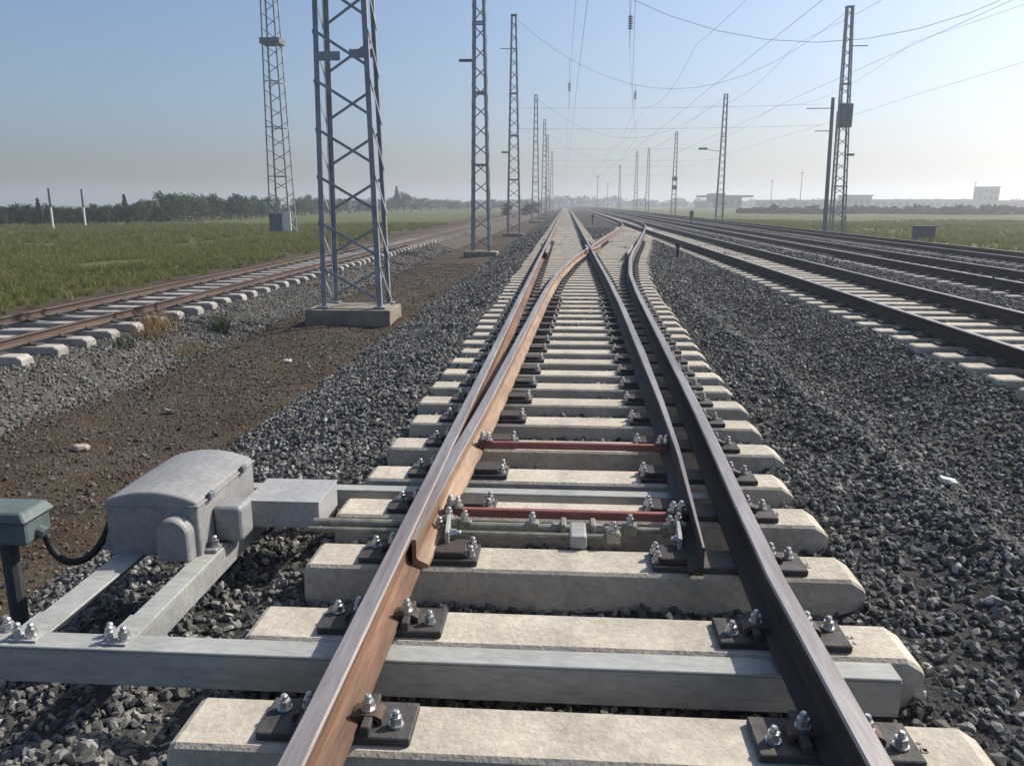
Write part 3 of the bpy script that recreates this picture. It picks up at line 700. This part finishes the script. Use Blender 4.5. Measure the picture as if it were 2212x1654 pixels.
for k, (x, y) in enumerate(RMM):
    lab = ['lattice mast past the relay cabinet, standing alone in the grass', 'tall lattice mast with a dark box halfway up, beside a slim post', 'grey lattice mast with a lamp arm beyond the box mast'][k] if k < 3 else 'faint lattice mast far down the yard on the grass side'
    mm = lattice_mast('lattice_mast', x, y, -.5, 15.4, 1.0, .48, .7, .42, lab, 'lattice masts on the grass side of the yard', leg=.11, bay=.85, brace=.05, rungs=(3.4, 10.4) if k < 3 else (5,), xs_skew=-.5 if k == 1 else 0)
    foundation(x, y, -.85, -.51, 1.5, 1.0, 'concrete foundation of the %s' % (['mast alone in the grass', 'mast with the dark box', 'mast with the lamp arm'][k] if k < 3 else 'faint far mast on the grass side'))
    if k == 1:
        MB().box((-.25, -.25, 8.25), (.92, .45, 1.6)).build('equipment_box', 'mast_dark', mm, bevel=.02, seg=1)
        MB().bar((-.2, 0, 12.9), (.95, 0, 12.9), .06, .06).build('side_arm', 'mast_steel', mm)
        MB().box((.45, 0, 5.6), (.5, .2, .16)).build('lamp', 'mast_dark', mm)
    if k == 2:
        a = MB().bar((-.3, 0, 8.6), (-2.3, 0, 8.9), .06, .06).build('lamp_arm', 'mast_steel', mm)
        MB().box((-2.5, 0, 8.95), (1.1, .35, .26)).build('lamp', 'mast_dark', mm, bevel=.04, seg=1)
    if k == 3:
        for zz in (5.2, 6.8): MB().box((0, -.2, zz), (.95, .5, .7)).build('equipment_box', 'mast_dark', mm)
t = thing('steel_post', (18.5, 58.6, -.5), 'slim steel post beside the tall mast with the dark box', 'post')
MB().tube([(-.05, 0, 0), (-.25, 0, 9.3)], [.16, .12], 8).build('shaft', 'mast_dark', t)
MB().tube([(.30, .1, 0), (.15, .1, 8.4)], [.06, .05], 6).build('side_pipe', 'mast_steel', t)
MB().box((0, 0, .05), (1.1, .9, .3)).build('base_block', 'concrete_old', t, bevel=.02, seg=1)
for zz, l in ((8.6, -2.0), (7.1, -1.3)): MB().bar((-.1, 0, zz), (l, 0, zz), .05, .05).build('bracket', 'mast_dark', t)
# light tower in the field
gz = float(ground_z(-25.7, 71.6))
lt = lattice_mast('light_tower', -25.7, 71.6, gz, 26, 1.9, 1.0, 1.9, 1.0, 'slender hazy light tower standing in the green field past the siding', 'light towers', leg=.13, bay=1.25, brace=.07, rungs=(5, 9.2, 13, 16.5, 20, 23))
MB().box((-.25, -1.05, .95), (1.15, .5, 1.7)).build('cabinet', 'box_grey', lt, bevel=.02, seg=1)
MB().box((.75, -1.0, .95), (.65, .12, 1.9)).build('panel', 'white_bit', lt)
MB().box((.05, 0, 16.3), (1.75, 1.6, .45)).build('platform', 'mast_dark', lt)

# ------------------------------------------------------------------ overhead wires
def wire(name, pts, r, label, cat='wire', group=None):
    return tag(MB().tube(pts, r, 5).build(name, 'wire'), label, cat, group)
def sagline(a, b, sag, n=14):
    a, b = Vector(a), Vector(b)
    return [a.lerp(b, k / n) - Vector((0, 0, 4 * sag * (k / n) * (1 - k / n))) for k in range(n + 1)]
SPANS = [(38.2, -4.05, 26.0, 14.9, 14.8), (61.0, -4.0, 19.4, 14.8, 14.75), (105, -4.0, 19.65, 14.8, 14.75), (157, -3.8, 20.6, 14.8, 14.7)]
SN = ['over the second mast', 'from the capped mast to the box mast', 'far off, above the lamp arm mast', 'farthest and faintest']
for k, (y, xa, xb, za, zb) in enumerate(SPANS):
    wire('headspan_wire', sagline((xa, y, za), (xb, y, zb), 6.2 if k == 0 else 5.0), .011, 'sagging cross-span wire hung between masts, %s' % SN[k], group='cross-span wires')
    if k == 0: continue
    xb2 = xb if k != 1 else 18.25
    for zz, q in ((8.55, 'upper'), (7.1, 'lower')):
        wire('cross_wire', sagline((xa, y, zz), (xb2, y, zz + (.1 if k == 1 else 0)), .12, 6), .007, 'straight %s cross wire between masts, %s' % (q, SN[k]), group='straight cross wires')
SUP = [-12, 38.2, 61.0, 105, 157, 215, 300]
def catenary(xf, label, group='overhead line wires'):
    def fam(x0, z_sup, sag, r, nm, lab):
        pts = []
        for a, b in zip(SUP[:-1], SUP[1:]):
            n = 12 if a < 60 else 6
            for k in range(n):
                u = k / n; y = a + (b - a) * u; pts.append((xf(y) + x0, y, z_sup - 4 * sag * u * (1 - u)))
        wire(nm, pts, r, lab, group=group)
    fam(0, 8.6, .8, .0055, 'messenger_wire', 'upper carrying wire above the %s' % label)
    fam(.18, 6.35, .06, .0055, 'contact_wire', 'contact wire above the %s' % label)
catenary(lambda y: .32 - .004 * y, 'straight track')
catenary(lambda y: float(np.interp(y, [-20, 16, 38.2, 61, 90, 400], [.4, 1.05, 2.75, 4.9, 5.5, 5.5])), 'connecting curve')
catenary(lambda y: T2 + .15, 'parallel track joined by the curve')
catenary(lambda y: T3, 'second parallel track')
catenary(lambda y: T4, 'track nearest the relay cabinet')
def insulator(x, y, zt, zb, label):
    t = thing('insulator_string', (x, y, zb), label, 'insulator', 'insulator strings')
    MB().tube([(0, 0, 0), (0, 0, zt - zb)], .012, 5).build('rod', 'wire', t)
    mb = MB(); z0 = (zt - zb) * .35
    for k in range(6): mb.tube([(0, 0, z0 + k * .1), (0, 0, z0 + k * .1 + .05)], [.13, .05], 8)
    mb.build('discs', 'insulator', t)
insulator(4.9, 61.0, 10.1, 8.55, 'dark insulator string hanging from the cross-span over the parallel track')
insulator(2.75, 38.2, 10.75, 8.55, 'dark insulator string hanging from the cross-span over the connecting curve')
insulator(.1, 61.0, 11.9, 8.55, 'dark insulator string hanging from the cross-span over the straight track')

# ------------------------------------------------------------------ small trackside things
t = thing('relay_cabinet', (20.4, 47.2, -.42), 'grey relay cabinet with overhanging lid at the edge of the grass', 'cabinet')
MB().box((0, 0, .50), (1.05, .6, .62)).build('body', 'box_grey', t, bevel=.015, seg=1)
MB().box((0, 0, .84), (1.35, .8, .07)).build('lid', 'post_dark', t, bevel=.01, seg=1)
for s in (-1, 1): MB().box((s * .42, 0, .05), (.12, .5, .35)).build('foot', 'concrete_old', t)
MB().box((0, -.306, .5), (.46, .012, .5)).build('door', 'box_grey', t)
def post(name, x, y, z, h, r, label, head=None, m='post_dark'):
    t = thing(name, (x, y, z), label, 'post')
    MB().tube([(0, 0, -.2), (0, 0, h)], r, 8).build('stake', m, t)
    if head: MB().box((0, 0, h + head[2] / 2 - .02), head).build('head', m, t, bevel=.01, seg=1)
post('marker_stake', 8.85, 17.0, -.18, .42, .02, 'thin dark stake in the ballast between the two parallel tracks')
post('marker_post', 3.75, 27.0, -.1, .40, .06, 'short dark marker post in the ballast beside the connecting curve', (.16, .14, .12))
post('dwarf_signal', 12.6, 82, -.2, .6, .09, 'small dark dwarf signal among the far tracks', (.34, .3, .6))
post('marker_post', 2.3, 70, -.1, .6, .05, 'small dark post beside the far straight track', (.2, .2, .3))
for px, py, hpx, lb in ((115, 495, 83, 'the one farther from the light tower'), (185, 492, 78, 'the one nearer the light tower')):
    q = on_z(px, py, -1.15); zz = float(ground_z(q.x, q.y))
    t = thing('concrete_pole', (q.x, q.y, zz), 'pale concrete pole before the trees, %s' % lb, 'pole', 'concrete poles before the trees')
    MB().tube([(0, 0, -.3), (0, 0, 2.4)], [.13, .12], 8).build('lower_shaft', 'white_bit', t)
    MB().tube([(0, 0, 2.4), (0, 0, 4.5)], [.12, .10], 8).build('upper_shaft', 'post_dark', t)
# litter and pale scraps
def scrap(px, py, zf, dims, rz, m, name, label, cat):
    z = -.6
    for _ in range(4):
        q = on_z(px, py, z); z = float(zf(np.array([q.x]), np.array([q.y]))[0]) + .03
    mb = MB(); rr = random.Random(px)
    ring = [Vector((dims[0] / 2 * math.cos(a) * rr.uniform(.8, 1.1), dims[1] / 2 * math.sin(a) * rr.uniform(.8, 1.1), 0)) for a in np.linspace(0, 2 * math.pi, 8)[:-1]]
    mb.sections([[p * .96 + Vector((0, 0, -dims[2] / 2)) for p in ring], [p + Vector((0, 0, dims[2] * .2 * rr.uniform(-1, 1))) for p in ring], [p * .8 + Vector((0, 0, dims[2] / 2 + .3 * dims[2] * rr.uniform(-1, 1))) for p in ring]])
    o = mb.build(name, m, None, (q.x, q.y, z + .01), (rr.uniform(-.1, .1), rr.uniform(-.1, .1), rz)); return tag(o, label, cat)
scrap(2045, 1040, bed_z, (.15, .085, .03), -.9, 'white_bit', 'white_stone', 'white stone lying on the dark ballast by the turnout', 'stone')
scrap(1555, 685, bed_z, (.16, .10, .05), .3, 'white_bit', 'white_stone', 'small white stone on the far ballast beside the curve', 'stone')
scrap(366, 782, ground_z, (.26, .07, .03), .5, 'plank', 'wood_scrap', 'pale wood scrap on the dirt in front of the dry grass', 'scrap')
scrap(620, 780, ground_z, (.18, .09, .04), .2, 'white_bit', 'pale_stone', 'pale flat stone on the dirt before the big mast', 'stone')
scrap(365, 888, ground_z, (.24, .05, .03), -.35, 'plank', 'wood_scrap', 'thin pale wood scrap in the middle of the dirt strip', 'scrap')
scrap(176, 968, ground_z, (.22, .12, .05), .3, 'plank', 'broken_board', 'broken pale board lying on the dirt with a dark underside', 'board')
scrap(192, 852, ground_z, (.14, .08, .05), .8, 'white_bit', 'pale_stone', 'pale stone where siding ballast meets the dirt', 'stone')

# ------------------------------------------------------------------ scattered stones and grass (geometry nodes)
def hull_stone(seed, n=15):
    r = random.Random(seed); bm = bmesh.new()
    sx, sy, sz = r.uniform(.8, 1.15), r.uniform(.65, .95), r.uniform(.5, .8)
    for _ in range(n):
        v = Vector((r.gauss(0, 1), r.gauss(0, 1), r.gauss(0, 1))).normalized() * r.uniform(.82, 1.1)
        bm.verts.new((v.x * sx, v.y * sy, v.z * sz))
    res = bmesh.ops.convex_hull(bm, input=bm.verts)
    bmesh.ops.delete(bm, geom=[v for v in bm.verts if not v.link_faces], context='VERTS')
    me = bpy.data.meshes.new('stone'); bm.to_mesh(me); bm.free(); return me
def tuft_mesh(seed, n, h, spread, lean, m, w=.010):
    r = random.Random(seed); mb = MB()
    for _ in range(n):
        a = r.uniform(0, 6.28); d = r.uniform(0, spread); bx, by = d * math.cos(a), d * math.sin(a)
        hh = h * r.uniform(.45, 1.0); la = r.uniform(0, 6.28); ll = lean * r.uniform(.2, 1) * hh
        ww = w * r.uniform(.7, 1.4); ta = r.uniform(0, 3.14); tx, ty = math.cos(ta) * ww, math.sin(ta) * ww
        mx, my = bx + .35 * ll * math.cos(la), by + .35 * ll * math.sin(la); ex, ey = bx + ll * math.cos(la), by + ll * math.sin(la)
        mb.add([(bx - tx, by - ty, 0), (bx + tx, by + ty, 0), (mx + tx * .7, my + ty * .7, hh * .6), (mx - tx * .7, my - ty * .7, hh * .6), (ex, ey, hh)], [(0, 1, 2, 3), (3, 2, 4)])
    me = bpy.data.meshes.new('tuft'); me.from_pydata(mb.v, [], mb.f); me.materials.append(MATS[m]); return me
def proto_col(name, meshes):
    c = bpy.data.collections.new(name)
    for k, me in enumerate(meshes): c.objects.link(bpy.data.objects.new('%s_%02d' % (name, k), me))
    return c
def scatter(name, P, scl, col, nproto, label, cat, tilt=True):
    N = len(P); me = bpy.data.meshes.new(name); me.vertices.add(N); me.vertices.foreach_set('co', np.asarray(P, np.float32).ravel())
    rot = RNG.uniform(0, 6.283, (N, 3)).astype(np.float32)
    if not tilt: rot[:, :2] = RNG.uniform(-.12, .12, (N, 2))
    for nm, ty, arr in (('rot', 'FLOAT_VECTOR', rot.ravel()), ('scl', 'FLOAT', np.asarray(scl, np.float32)), ):
        a = me.attributes.new(nm, ty, 'POINT'); a.data.foreach_set('vector' if ty == 'FLOAT_VECTOR' else 'value', arr)
    a = me.attributes.new('pick', 'INT', 'POINT'); a.data.foreach_set('value', RNG.integers(0, nproto, N).astype(np.int32))
    o = tag(link(name, me), label, cat, kind='stuff')
    g = bpy.data.node_groups.new(name, 'GeometryNodeTree')
    g.interface.new_socket('Geometry', in_out='INPUT', socket_type='NodeSocketGeometry'); g.interface.new_socket('Geometry', in_out='OUTPUT', socket_type='NodeSocketGeometry')
    n = g.nodes; l = g.links; gi = n.new('NodeGroupInput'); go = n.new('NodeGroupOutput')
    ip = n.new('GeometryNodeInstanceOnPoints'); ci = n.new('GeometryNodeCollectionInfo')
    ci.inputs['Collection'].default_value = col; ci.inputs['Separate Children'].default_value = True; ci.inputs['Reset Children'].default_value = True
    def attr(nm, ty):
        q = n.new('GeometryNodeInputNamedAttribute'); q.data_type = ty; q.inputs['Name'].default_value = nm; return q.outputs['Attribute']
    l.new(gi.outputs[0], ip.inputs['Points']); l.new(ci.outputs[0], ip.inputs['Instance']); ip.inputs['Pick Instance'].default_value = True
    l.new(attr('pick', 'INT'), ip.inputs['Instance Index']); l.new(attr('rot', 'FLOAT_VECTOR'), ip.inputs['Rotation']); l.new(attr('scl', 'FLOAT'), ip.inputs['Scale'])
    l.new(ip.outputs[0], go.inputs[0])
    md = o.modifiers.new('scatter', 'NODES'); md.node_group = g
    return o
def rand_area(x0, x1, y0, y1, dens):
    N = int((x1 - x0) * (y1 - y0) * dens); return RNG.uniform(x0, x1, N), RNG.uniform(y0, y1, N)
def in_view(x, y, m=1.2):
    # generous wedge round the picture, so that a step to the side still sees it filled
    ax = x * math.cos(-YAW) - y * math.sin(-YAW); ay = x * math.sin(-YAW) + y * math.cos(-YAW)
    ax = x * math.cos(YAW) + y * math.sin(YAW); ay = -x * math.sin(YAW) + y * math.cos(YAW)
    return np.abs(ax) < ay * .67 + m + .6
def stones(name, zones, zf, matn, nproto, label, seed, sink=.2):
    ms = []
    for k in range(nproto):
        me = hull_stone(seed + k); me.materials.append(MATS[matn]); ms.append(me)
    PX, PY, S = [], [], []
    for x0, x1, y0, y1, dens, r0, r1 in zones:
        x, y = rand_area(x0, x1, y0, y1, dens); k = in_view(x, y); x, y = x[k], y[k]
        PX.append(x); PY.append(y); S.append(r0 + (r1 - r0) * RNG.random(len(x)) ** 1.6)
    x, y, s = map(np.concatenate, (PX, PY, S)); z = zf(x, y) + s * (RNG.random(len(x)) * .7 - sink)
    scatter(name, np.column_stack([x, y, z]), s, proto_col(name + '_kit', ms), nproto, label, 'gravel')
stones('ballast_gravel', [(-3.6, 4.3, .7, 6, 1050, .014, .036), (-3.6, 4.3, 6, 14, 640, .018, .040), (-3.6, 4.4, 14, 30, 290, .026, .050),
                          (-3.4, 4.4, 30, 60, 70, .045, .075), (4.2, 9.0, 6, 24, 330, .022, .046), (4.2, 20, 24, 60, 45, .05, .08), (9, 20, 12, 24, 90, .035, .065)],
       bed_z, 'ballast_stone', 12, 'dark grey crushed stone ballast round the turnout and the parallel tracks', 100)
stones('siding_gravel', [(-12.2, -6.15, 6, 22, 520, .018, .042), (-12.2, -6.15, 22, 45, 120, .032, .055)], left_z, 'ballast_left', 8, 'grey crushed stone ballast of the rusty siding', 300)
stones('dirt_pebbles', [(-6.6, -2.9, 2.5, 9, 900, .005, .024), (-6.6, -2.9, 2.5, 14, 60, .015, .045), (-6.6, -2.9, 9, 17, 480, .008, .030), (-6.4, -3.0, 17, 34, 170, .012, .036)], ground_z, 'dirt_stone', 8, 'small brown stones and clods on the dirt strip', 500, sink=.45)
tk = [tuft_mesh(k, 16, .30, .16, .6, 'grass_blade', .012) for k in range(4)] + [tuft_mesh(9 + k, 14, .34, .14, .7, 'grass_yellow', .011) for k in range(2)]
x1_, y1_ = rand_area(-40, -12.8, 14, 48, 17); x2_, y2_ = rand_area(-75, -13.5, 48, 105, 3.2)
gxx = np.concatenate([x1_, x2_]); gyy = np.concatenate([y1_, y2_]); gs = np.concatenate([RNG.uniform(.5, 1.1, len(x1_)), RNG.uniform(1.0, 1.7, len(x2_))])
kk = in_view(gxx, gyy, 4) & (gxx < np.interp(gyy, [0, 15, 60, 120], [-12.9, -13.2, -14.4, -16]) + RNG.uniform(-1.0, .6, len(gxx))) & (smooth_noise(gxx, gyy, 5, 21) > -.30)
gxx, gyy, gs = gxx[kk], gyy[kk], gs[kk]
scatter('field_grass', np.column_stack([gxx, gyy, ground_z(gxx, gyy) - .02]), gs, proto_col('grass_kit', tk), len(tk), 'rough green grass of the field past the rusty siding', 'grass', tilt=False)
xr_, yr_ = rand_area(19.8, 80, 30, 110, 2.2); kk = in_view(xr_, yr_, 4); xr_, yr_ = xr_[kk], yr_[kk]
scatter('yard_grass', np.column_stack([xr_, yr_, ground_z(xr_, yr_) - .02]), RNG.uniform(.9, 1.5, len(xr_)), proto_col('yard_grass_kit', tk), len(tk), 'pale green grass beyond the relay cabinet', 'grass', tilt=False)
# weeds in the dirt strip: each clump a plant
def weed(px, py, z, n, h, spread, m, label, w=.006):
    q = on_z(px, py, z); zz = float(ground_z(np.array([q.x]), np.array([q.y]))[0])
    if q.x < -5.9: zz = float(left_z(np.array([q.x]), np.array([q.y]))[0])
    o = link('weed_clump', tuft_mesh(int(px), n, h, spread, .7, m, w), None, (q.x, q.y, zz - .02)); return tag(o, label, 'weed', 'weeds at the foot of the siding')
weed(345, 745, -.85, 190, .50, .42, 'dry_grass', 'tall straw-coloured dry weed clump at the foot of the siding ballast')
weed(400, 765, -.85, 150, .20, .55, 'dry_grass', 'low yellow dry grass patch next to the tall dry weed')
weed(318, 760, -.85, 90, .30, .35, 'dry_grass', 'small brown dry weed tuft on the ballast edge by the tall dry weed')
weed(478, 728, -.85, 120, .48, .22, 'weed_green', 'upright green weed between dry grass and big foundation')
weed(270, 775, -.8, 80, .28, .2, 'weed_green', 'small green weed at the edge of the siding ballast')
weed(520, 565, -.9, 160, .7, .6, 'weed_green', 'dark green bush clump at the grass edge past the siding')
weed(935, 640, -.8, 60, .2, .3, 'weed_green', 'sparse green weed beside the straight track ballast past the big mast')

# ------------------------------------------------------------------ trees
def tree_proto(seed, h, wd, conif=False, leaf=.34, nleaf=900, m='leaf_dark'):
    r = random.Random(seed); tm = MB()
    tm.tube([(0, 0, -.3), (r.uniform(-.05, .05) * h, 0, h * .45), (r.uniform(-.06, .06) * h, r.uniform(-.05, .05) * h, h * .9)], [h * .028, h * .018, h * .005], 7)
    blobs = []
    nb = 9 if not conif else 7
    for k in range(nb):
        if conif:
            u = k / (nb - 1); c = Vector((0, 0, h * (.22 + .72 * u))); rad = Vector((wd * .5 * (1 - u * .85), wd * .5 * (1 - u * .85), h * .12))
        else:
            a = r.uniform(0, 6.28); d = wd * .30 * math.sqrt(r.random()); z = h * r.uniform(.30, .86)
            c = Vector((d * math.cos(a), d * math.sin(a), z)); q = wd * r.uniform(.20, .34) * (1.1 - abs(z / h - .5)); rad = Vector((q, q, q * r.uniform(.7, 1.0)))
            tm.tube([(0, 0, h * .25), tuple(c)], [h * .012, h * .004], 5)
        blobs.append((c, rad))
    cm = MB()
    for i in range(nleaf):
        c, rad = r.choice(blobs); v = Vector((r.gauss(0, 1), r.gauss(0, 1), r.gauss(0, 1))).normalized() * r.random() ** .45
        p = c + Vector((v.x * rad.x, v.y * rad.y, v.z * rad.z)) * r.uniform(.75, 1.15)
        if p.z < h * .06: continue
        M = Euler((r.uniform(-1.2, 1.2), r.uniform(-1.2, 1.2), r.uniform(0, 6.28))).to_matrix(); s = leaf * r.uniform(.5, 1.15)
        cm.add([p + M @ Vector(q) for q in ((-s * .5, 0, 0), (0, -s * .32, .04), (s * .5, 0, 0), (0, s * .32, .04))], [(0, 1, 2, 3)])
    tme = tm.mesh('trunk', 'bark'); cme = bpy.data.meshes.new('crown'); cme.from_pydata(cm.v, [], cm.f); cme.materials.append(MATS[m]); return tme, cme
PR = [tree_proto(1, 4, 3.6, m='leaf_dark'), tree_proto(2, 4, 3.2, m='leaf_mid'), tree_proto(3, 4, 4.2, m='leaf_dark'), tree_proto(4, 4, 3.0, m='leaf_pale'), tree_proto(5, 4, 3.9, m='leaf_mid'), tree_proto(6, 4, 2.2, True, m='leaf_dark')]
TN = ['dark rounded tree', 'mid green tree', 'broad dark tree', 'pale green tree', 'bushy green tree', 'dark pointed conifer']
rt = random.Random(3)
TREES = [(-40, 492, 446, 0), (-12, 491, 448, 2), (12, 490, 446, 4), (40, 490, 440, 0), (66, 490, 444, 2), (88, 490, 434, 5), (108, 489, 440, 0), (134, 490, 448, 4), (160, 490, 450, 2), (186, 489, 449, 0), (208, 489, 442, 1),
         (230, 489, 446, 0), (252, 488, 444, 2), (274, 488, 428, 5), (292, 488, 440, 1), (314, 487, 436, 4), (336, 486, 436, 0), (354, 484, 416, 0), (372, 483, 419, 1), (394, 482, 418, 3), (416, 481, 422, 4), (438, 480, 430, 3),
         (456, 479, 424, 2), (478, 478, 431, 4), (500, 477, 428, 0), (520, 477, 422, 1), (544, 476, 427, 2), (566, 474, 430, 0), (590, 473, 428, 4), (640, 469, 430, 0), (660, 468, 423, 1), (682, 466, 431, 2), (706, 464, 432, 0),
         (730, 463, 429, 1), (754, 462, 432, 4), (778, 461, 430, 0), (802, 460, 434, 2), (826, 459, 432, 1), (846, 458.5, 428, 0), (858, 458, 408, 5), (872, 458, 416, 0), (888, 458, 426, 2), (908, 457, 430, 1), (928, 456.5, 434, 0), (948, 456, 433, 4),
         (968, 456, 435, 2), (988, 455.5, 434, 0), (1010, 455, 436, 1), (1060, 455, 434, 2), (1084, 455, 436, 0), (1130, 455, 433, 4)]
def plant_tree(x, y, h, k, label, group, wide=1.0):
    z = float(ground_z(np.array([x]), np.array([y]))[0]); s = h / 4.0
    t = thing('tree' if k != 5 else 'conifer', (x, y, z), label, 'tree', group, rt.uniform(0, 6.28)); t.scale = (s * wide, s * wide, s)
    link('trunk', PR[k][0], t); link('crown', PR[k][1], t)
for i, (px, yb, yt, k) in enumerate(TREES):
    q = on_z(px, yb, -1.2); top = on_y(px, yt, q.y).z; h = top + 1.2
    wpx = 30 * q.y / 1700; wide = max(1.0, min(1.9, wpx / (h * .75)))
    where = 'near the concrete poles' if px < 345 else ('in the tallest stretch of the wood' if px < 600 else ('behind the light tower' if px < 700 else 'at the far thin end of the wood'))
    plant_tree(q.x, q.y, h * 1.06, k, '%s beyond the field, %s' % (TN[k], where), 'trees in the line beyond the field', wide)
# second row to close the belt and far woods as one mass
def wood(name, spots, label, m, leaf, per):
    mb = MB(); r = random.Random(len(spots))
    for x, y, z, w, h in spots:
        for _ in range(per):
            v = Vector((r.gauss(0, 1), r.gauss(0, 1), r.gauss(0, 1))).normalized() * r.random() ** .4
            p = Vector((x + v.x * w, y + v.y * w * .5, max(z + .1, z + h * .5 + v.z * h * .5)))
            M = Euler((r.uniform(-1.3, 1.3), r.uniform(-1.3, 1.3), r.uniform(0, 6.28))).to_matrix(); s = leaf * r.uniform(.6, 1.3)
            mb.add([p + M @ Vector(q) for q in ((-s * .5, 0, 0), (0, -s * .35, 0), (s * .5, 0, 0), (0, s * .35, 0))], [(0, 1, 2, 3)])
    me = bpy.data.meshes.new(name); me.from_pydata(mb.v, [], mb.f); me.materials.append(MATS[m])
    return tag(link(name, me), label, 'wood', kind='stuff')
sp = []
for i in range(95):
    px = -60 + i * 12.2; yb = float(np.interp(px, [-60, 340, 560, 700, 860, 1100], [487, 481, 471, 462, 456, 453])); q = on_z(px, yb, -1.2)
    yt = float(np.interp(px, [-60, 330, 350, 600, 720, 1100], [450, 447, 432, 436, 438, 438])) + rt.uniform(-3, 4); h = on_y(px, yt, q.y).z + 1.2
    sp.append((q.x, q.y + 4, -1.25, 12.2 * q.y / 1700 * 1.4, h))
wood('undergrowth_belt', sp, 'dense shrubs filling the tree line beyond the field', 'leaf_dark', .55, 130)
sp = []
for i in range(150):
    x = -330 + i * 7.5 + rt.uniform(-3, 3); y = 640 + rt.uniform(-40, 60); sp.append((x, y, -1.3, 7, 5.0 + 2.2 * rt.random() + (2.5 if -20 < x < 40 else 0)))
hs = []
for i in range(120):
    px = 1600 + i * 8; d = 205 - i * .25 + rt.uniform(-5, 5); q = on_y(px, 450, d); hs.append((q.x, d, -1.05, 1.3, 1.9 + rt.uniform(-.5, .7)))
wood('far_wood', sp, 'far hazy wood along the horizon', 'leaf_far', 2.6, 130)
for k, (x, y, h, kk_) in enumerate([(-7.4, 150, 2.6, 2), (-7.8, 165, 3.0, 4), (-7, 190, 3.2, 2), (-11, 150, 3.2, 0)]):
    plant_tree(x, y, h, kk_, 'hazy shrub between the siding and the far masts', 'shrubs between siding and far masts')

wood('far_hedge', hs, 'low dark hedge across the grass in front of the sheds', 'leaf_far', .75, 170)
# ------------------------------------------------------------------ far buildings
def building(name, px0, px1, py_top, dist, depth, wallm, label, roof=.5, over=.4, floors=1, bays=4, zb=-1.2, dark_band=False, win=True):
    a, b = on_y(px0, 440, dist), on_y(px1, 440, dist); top = on_y((px0 + px1) / 2, py_top, dist).z
    w = b.x - a.x; h = top - zb
    t = thing(name, ((a.x + b.x) / 2, dist, zb), label, 'building')
    MB().box((0, depth / 2, (h - roof) / 2), (w - 2 * over, depth, h - roof)).build('wall', wallm, t)
    MB().box((0, depth / 2, h - roof / 2), (w, depth + 2 * over, roof)).build('roof', 'roof_grey', t)
    if win:
        fh = (h - roof - .8) / floors; bw = (w - 2 * over) / bays
        wm = MB().box((0, 0, 0), (bw * .55, .08, fh * .55)).mesh('window', 'glass'); fm = MB().box((0, -.02, -fh * .3), (bw * .62, .16, .1)).mesh('sill', 'wall_pale')
        for f in range(floors):
            for k in range(bays):
                wn = link('window', wm, t, (-(w - 2 * over) / 2 + bw * (k + .5), -.03, .6 + fh * (f + .5))); link('sill', fm, wn)
    return t
t = building('station_building', 1512, 1622, 422, 410, 9, 'wall_grey', 'low grey station building with a wide overhanging flat roof', roof=1.0, over=4.5, bays=5)
tb = building('annex_building', 1532, 1566, 418, 408, 8, 'wall_grey', 'taller grey annex at the end of the overhanging roof building', roof=.6, bays=2)
building('white_shed', 1503, 1540, 436, 396, 5, 'wall_pale', 'long low white shed beside the overhanging roof building', roof=.3, over=.1, bays=5, win=False)
building('warehouse', 1826, 1884, 421, 400, 12, 'wall_grey', 'grey warehouse with flat roof behind the box mast', roof=.7, bays=4)
building('long_shed', 1884, 2122, 431, 430, 12, 'wall_blue', 'long low pale shed next to the tower block', roof=.5, bays=14)
building('tower_block', 2120, 2157, 403, 400, 9, 'wall_blue', 'pale block with three rows of windows above the long shed', roof=.5, over=.15, floors=3, bays=3)
building('long_shed', 2150, 2330, 433, 425, 12, 'wall_grey', 'long low grey shed on the far side of the tower block', roof=.5, bays=10)
building('long_shed', 1640, 1800, 432, 450, 10, 'wall_grey', 'long low grey shed between station building and warehouse', roof=.5, bays=9)
for px, yt, d in ((1728, 374, 330), (1665, 392, 350), (2102, 395, 360), (1290, 382, 330), (1312, 398, 380), (1336, 358, 310)):
    a = on_y(px, 440, d); zt = on_y(px, yt, d).z
    t = thing('lamp_mast', (a.x, d, -1.1), 'thin hazy lamp mast on the horizon %s' % ('by the long sheds' if px > 1600 else 'above the far straight track'), 'mast', 'thin far lamp masts')
    MB().tube([(0, 0, -.2), (0, 0, zt + 1.1)], [.22, .12], 6).build('shaft', 'mast_steel', t)
    MB().box((0, 0, zt + 1.2), (1.2, .4, .25)).build('lamp', 'mast_dark', t)

# ------------------------------------------------------------------ haze
hm = bpy.data.materials.new('haze'); hm.use_nodes = True; hn = hm.node_tree
hn.nodes.remove(hn.nodes['Principled BSDF']); pv = hn.nodes.new('ShaderNodeVolumePrincipled')
pv.inputs['Color'].default_value = (0.95, 0.97, 1.0, 1); pv.inputs['Density'].default_value = 0.0012; pv.inputs['Anisotropy'].default_value = 0.62
hn.links.new(pv.outputs[0], hn.nodes['Material Output'].inputs['Volume'])
hz = MB().box((100, 1160, 14.5), (4200, 2440, 35)).build('haze', 'wire'); hz.data.materials.clear(); hz.data.materials.append(hm)
tag(hz, 'thin pale haze filling the air over the yard', 'haze', kind='stuff')
